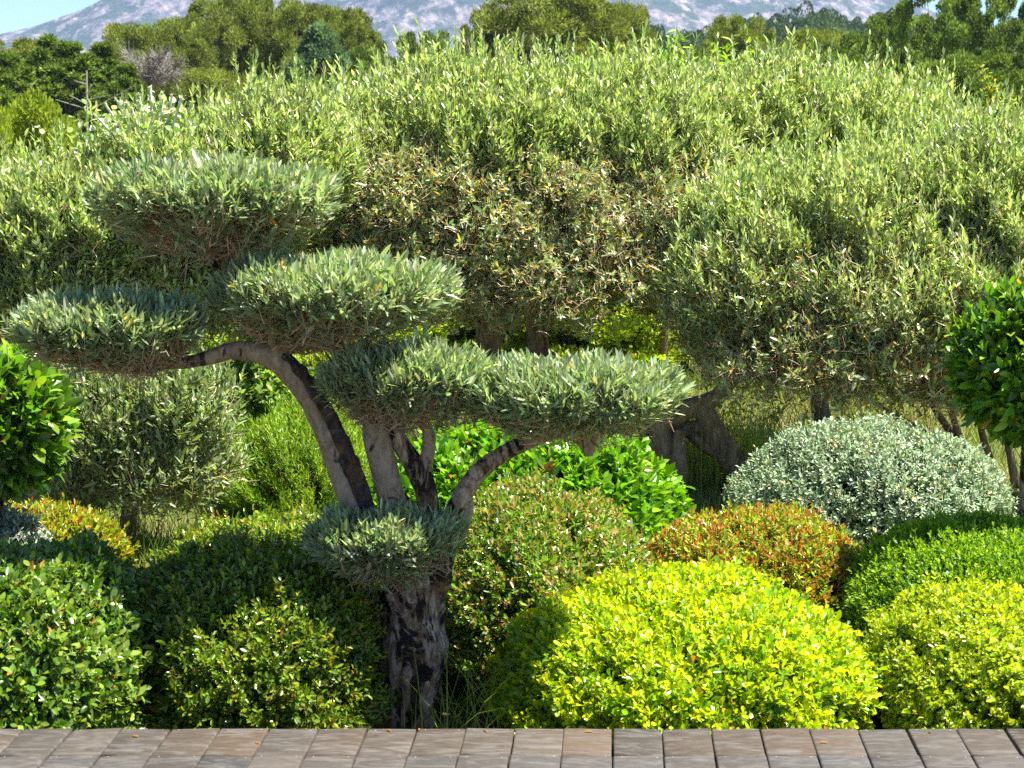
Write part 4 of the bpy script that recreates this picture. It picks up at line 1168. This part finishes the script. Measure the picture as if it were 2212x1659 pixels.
def build_mountain():
    m, nt, pb, out = newmat('limestone_and_scrub')
    v = geo_pos(nt); 
    n1 = noisetex(nt, v, .022, 10, .68, .2)
    n2 = noisetex(nt, v, .07, 8, .7, .2)
    rock = ramp(nt, n2, [(.34, (.08, .07, .07)), (.5, (.20, .175, .16)), (.62, (.42, .35, .30))])
    scrub = ramp(nt, n2, [(.3, (.03, .045, .02)), (.7, (.09, .11, .05))])
    f = ramp(nt, n1, [(.46, (1, 1, 1)), (.52, (0, 0, 0))])
    c = mixc(nt, rock, scrub, f)
    nt.links.new(c, pb.inputs['Base Color']); pb.inputs['Roughness'].default_value = .95; pb.inputs['Specular IOR Level'].default_value = .1
    b = nt.nodes.new('ShaderNodeBump'); b.inputs['Strength'].default_value = 1; b.inputs['Distance'].default_value = 7
    nt.links.new(n2, b.inputs['Height']); nt.links.new(b.outputs[0], pb.inputs['Normal'])
    sk = np.array([[-2400, 20], [-1500, 70], [-1100, 110], [-900, 138], [-768, 156], [-700, 166], [-640, 190], [-590, 212], [-480, 238], [-300, 268], [-50, 300], [150, 285], [350, 250], [500, 226], [560, 216], [597, 205], [625, 190], [700, 168], [900, 120], [1300, 70], [2400, 15]])
    NX, NY = 420, 90
    V = np.zeros((NX, NY, 3))
    xs = np.linspace(-2400, 2400, NX); ys = np.linspace(2640, 3400, NY)
    for i, x in enumerate(xs):
        h = np.interp(x, sk[:, 0], sk[:, 1])
        for j, y in enumerate(ys):
            xx = x * y / 3000.0
            t = (y - 2640) / 360.0
            if t <= 1: prof = t ** 1.15
            else: prof = max(0, 1 - (t - 1) * 1.6)
            e = noise.ridged_multi_fractal(Vector((xx * .004, y * .004, 3.3)), 1.0, 2.1, 5, 1.0, 2.0) * 26 - 26
            e += noise.fractal(Vector((xx * .02, y * .02, 1.3)), 1.0, 2.0, 3) * 7
            damp = min(1, t * 2) * (.22 if abs(t - 1) < .03 else min(1, .22 + abs(t - 1) * 4))
            V[i, j] = (xx, y, h * prof + e * damp * (1 if t < 1.2 else .3))
    V[:, 0, 2] = -5; V[:, -1, 2] = -5
    idx = np.arange(NX * NY).reshape(NX, NY)
    F = np.stack([idx[:-1, :-1], idx[1:, :-1], idx[1:, 1:], idx[:-1, 1:]], -1).reshape(-1, 4)
    props(mesh_obj('mountain', V.reshape(-1, 3), F, m, smooth=True), kind='structure')

def build_haze():
    V = np.array([[x, y, z] for z in (-6.5, 420) for y in (-50, 3700) for x in (-3000, 3000)], float)
    F = np.array([[0, 2, 3, 1], [4, 5, 7, 6], [0, 1, 5, 4], [1, 3, 7, 5], [3, 2, 6, 7], [2, 0, 4, 6]])
    m = bpy.data.materials.new('haze_air'); m.use_nodes = True; nt = m.node_tree
    nt.nodes.remove(nt.nodes['Principled BSDF'])
    pv = nt.nodes.new('ShaderNodeVolumePrincipled')
    pv.inputs['Color'].default_value = (.34, .52, 1.0, 1); pv.inputs['Density'].default_value = .00012; pv.inputs['Anisotropy'].default_value = .1
    nt.links.new(pv.outputs[0], nt.nodes['Material Output'].inputs['Volume'])
    o = mesh_obj('haze', V, F, m)
    props(o, 'thin blue haze in the air before the mountain', 'haze', kind='stuff')

import sys
BAY = [(5, (.11, .24, .018), .3), (3, (.24, .40, .03), .25), (1.5, (.06, .13, .012), .2), (.12, (.5, .25, .04), .2)]
build_ground(); build_deck(); build_mountain()
build_near_olive(); build_orchard()
build_shrubs()
lollipop('clipped bay ball with slender leaves cut by the left edge below the leftmost pad', -10, 915, 150, 7.9, 1500, BAY)
lollipop('clipped bay ball with dark glossy leaves cut by the right edge above the silver dome', 2225, 785, 158, 8.2, 1500, BAY)
build_small_plants(); build_grass(); build_forest()
build_haze()
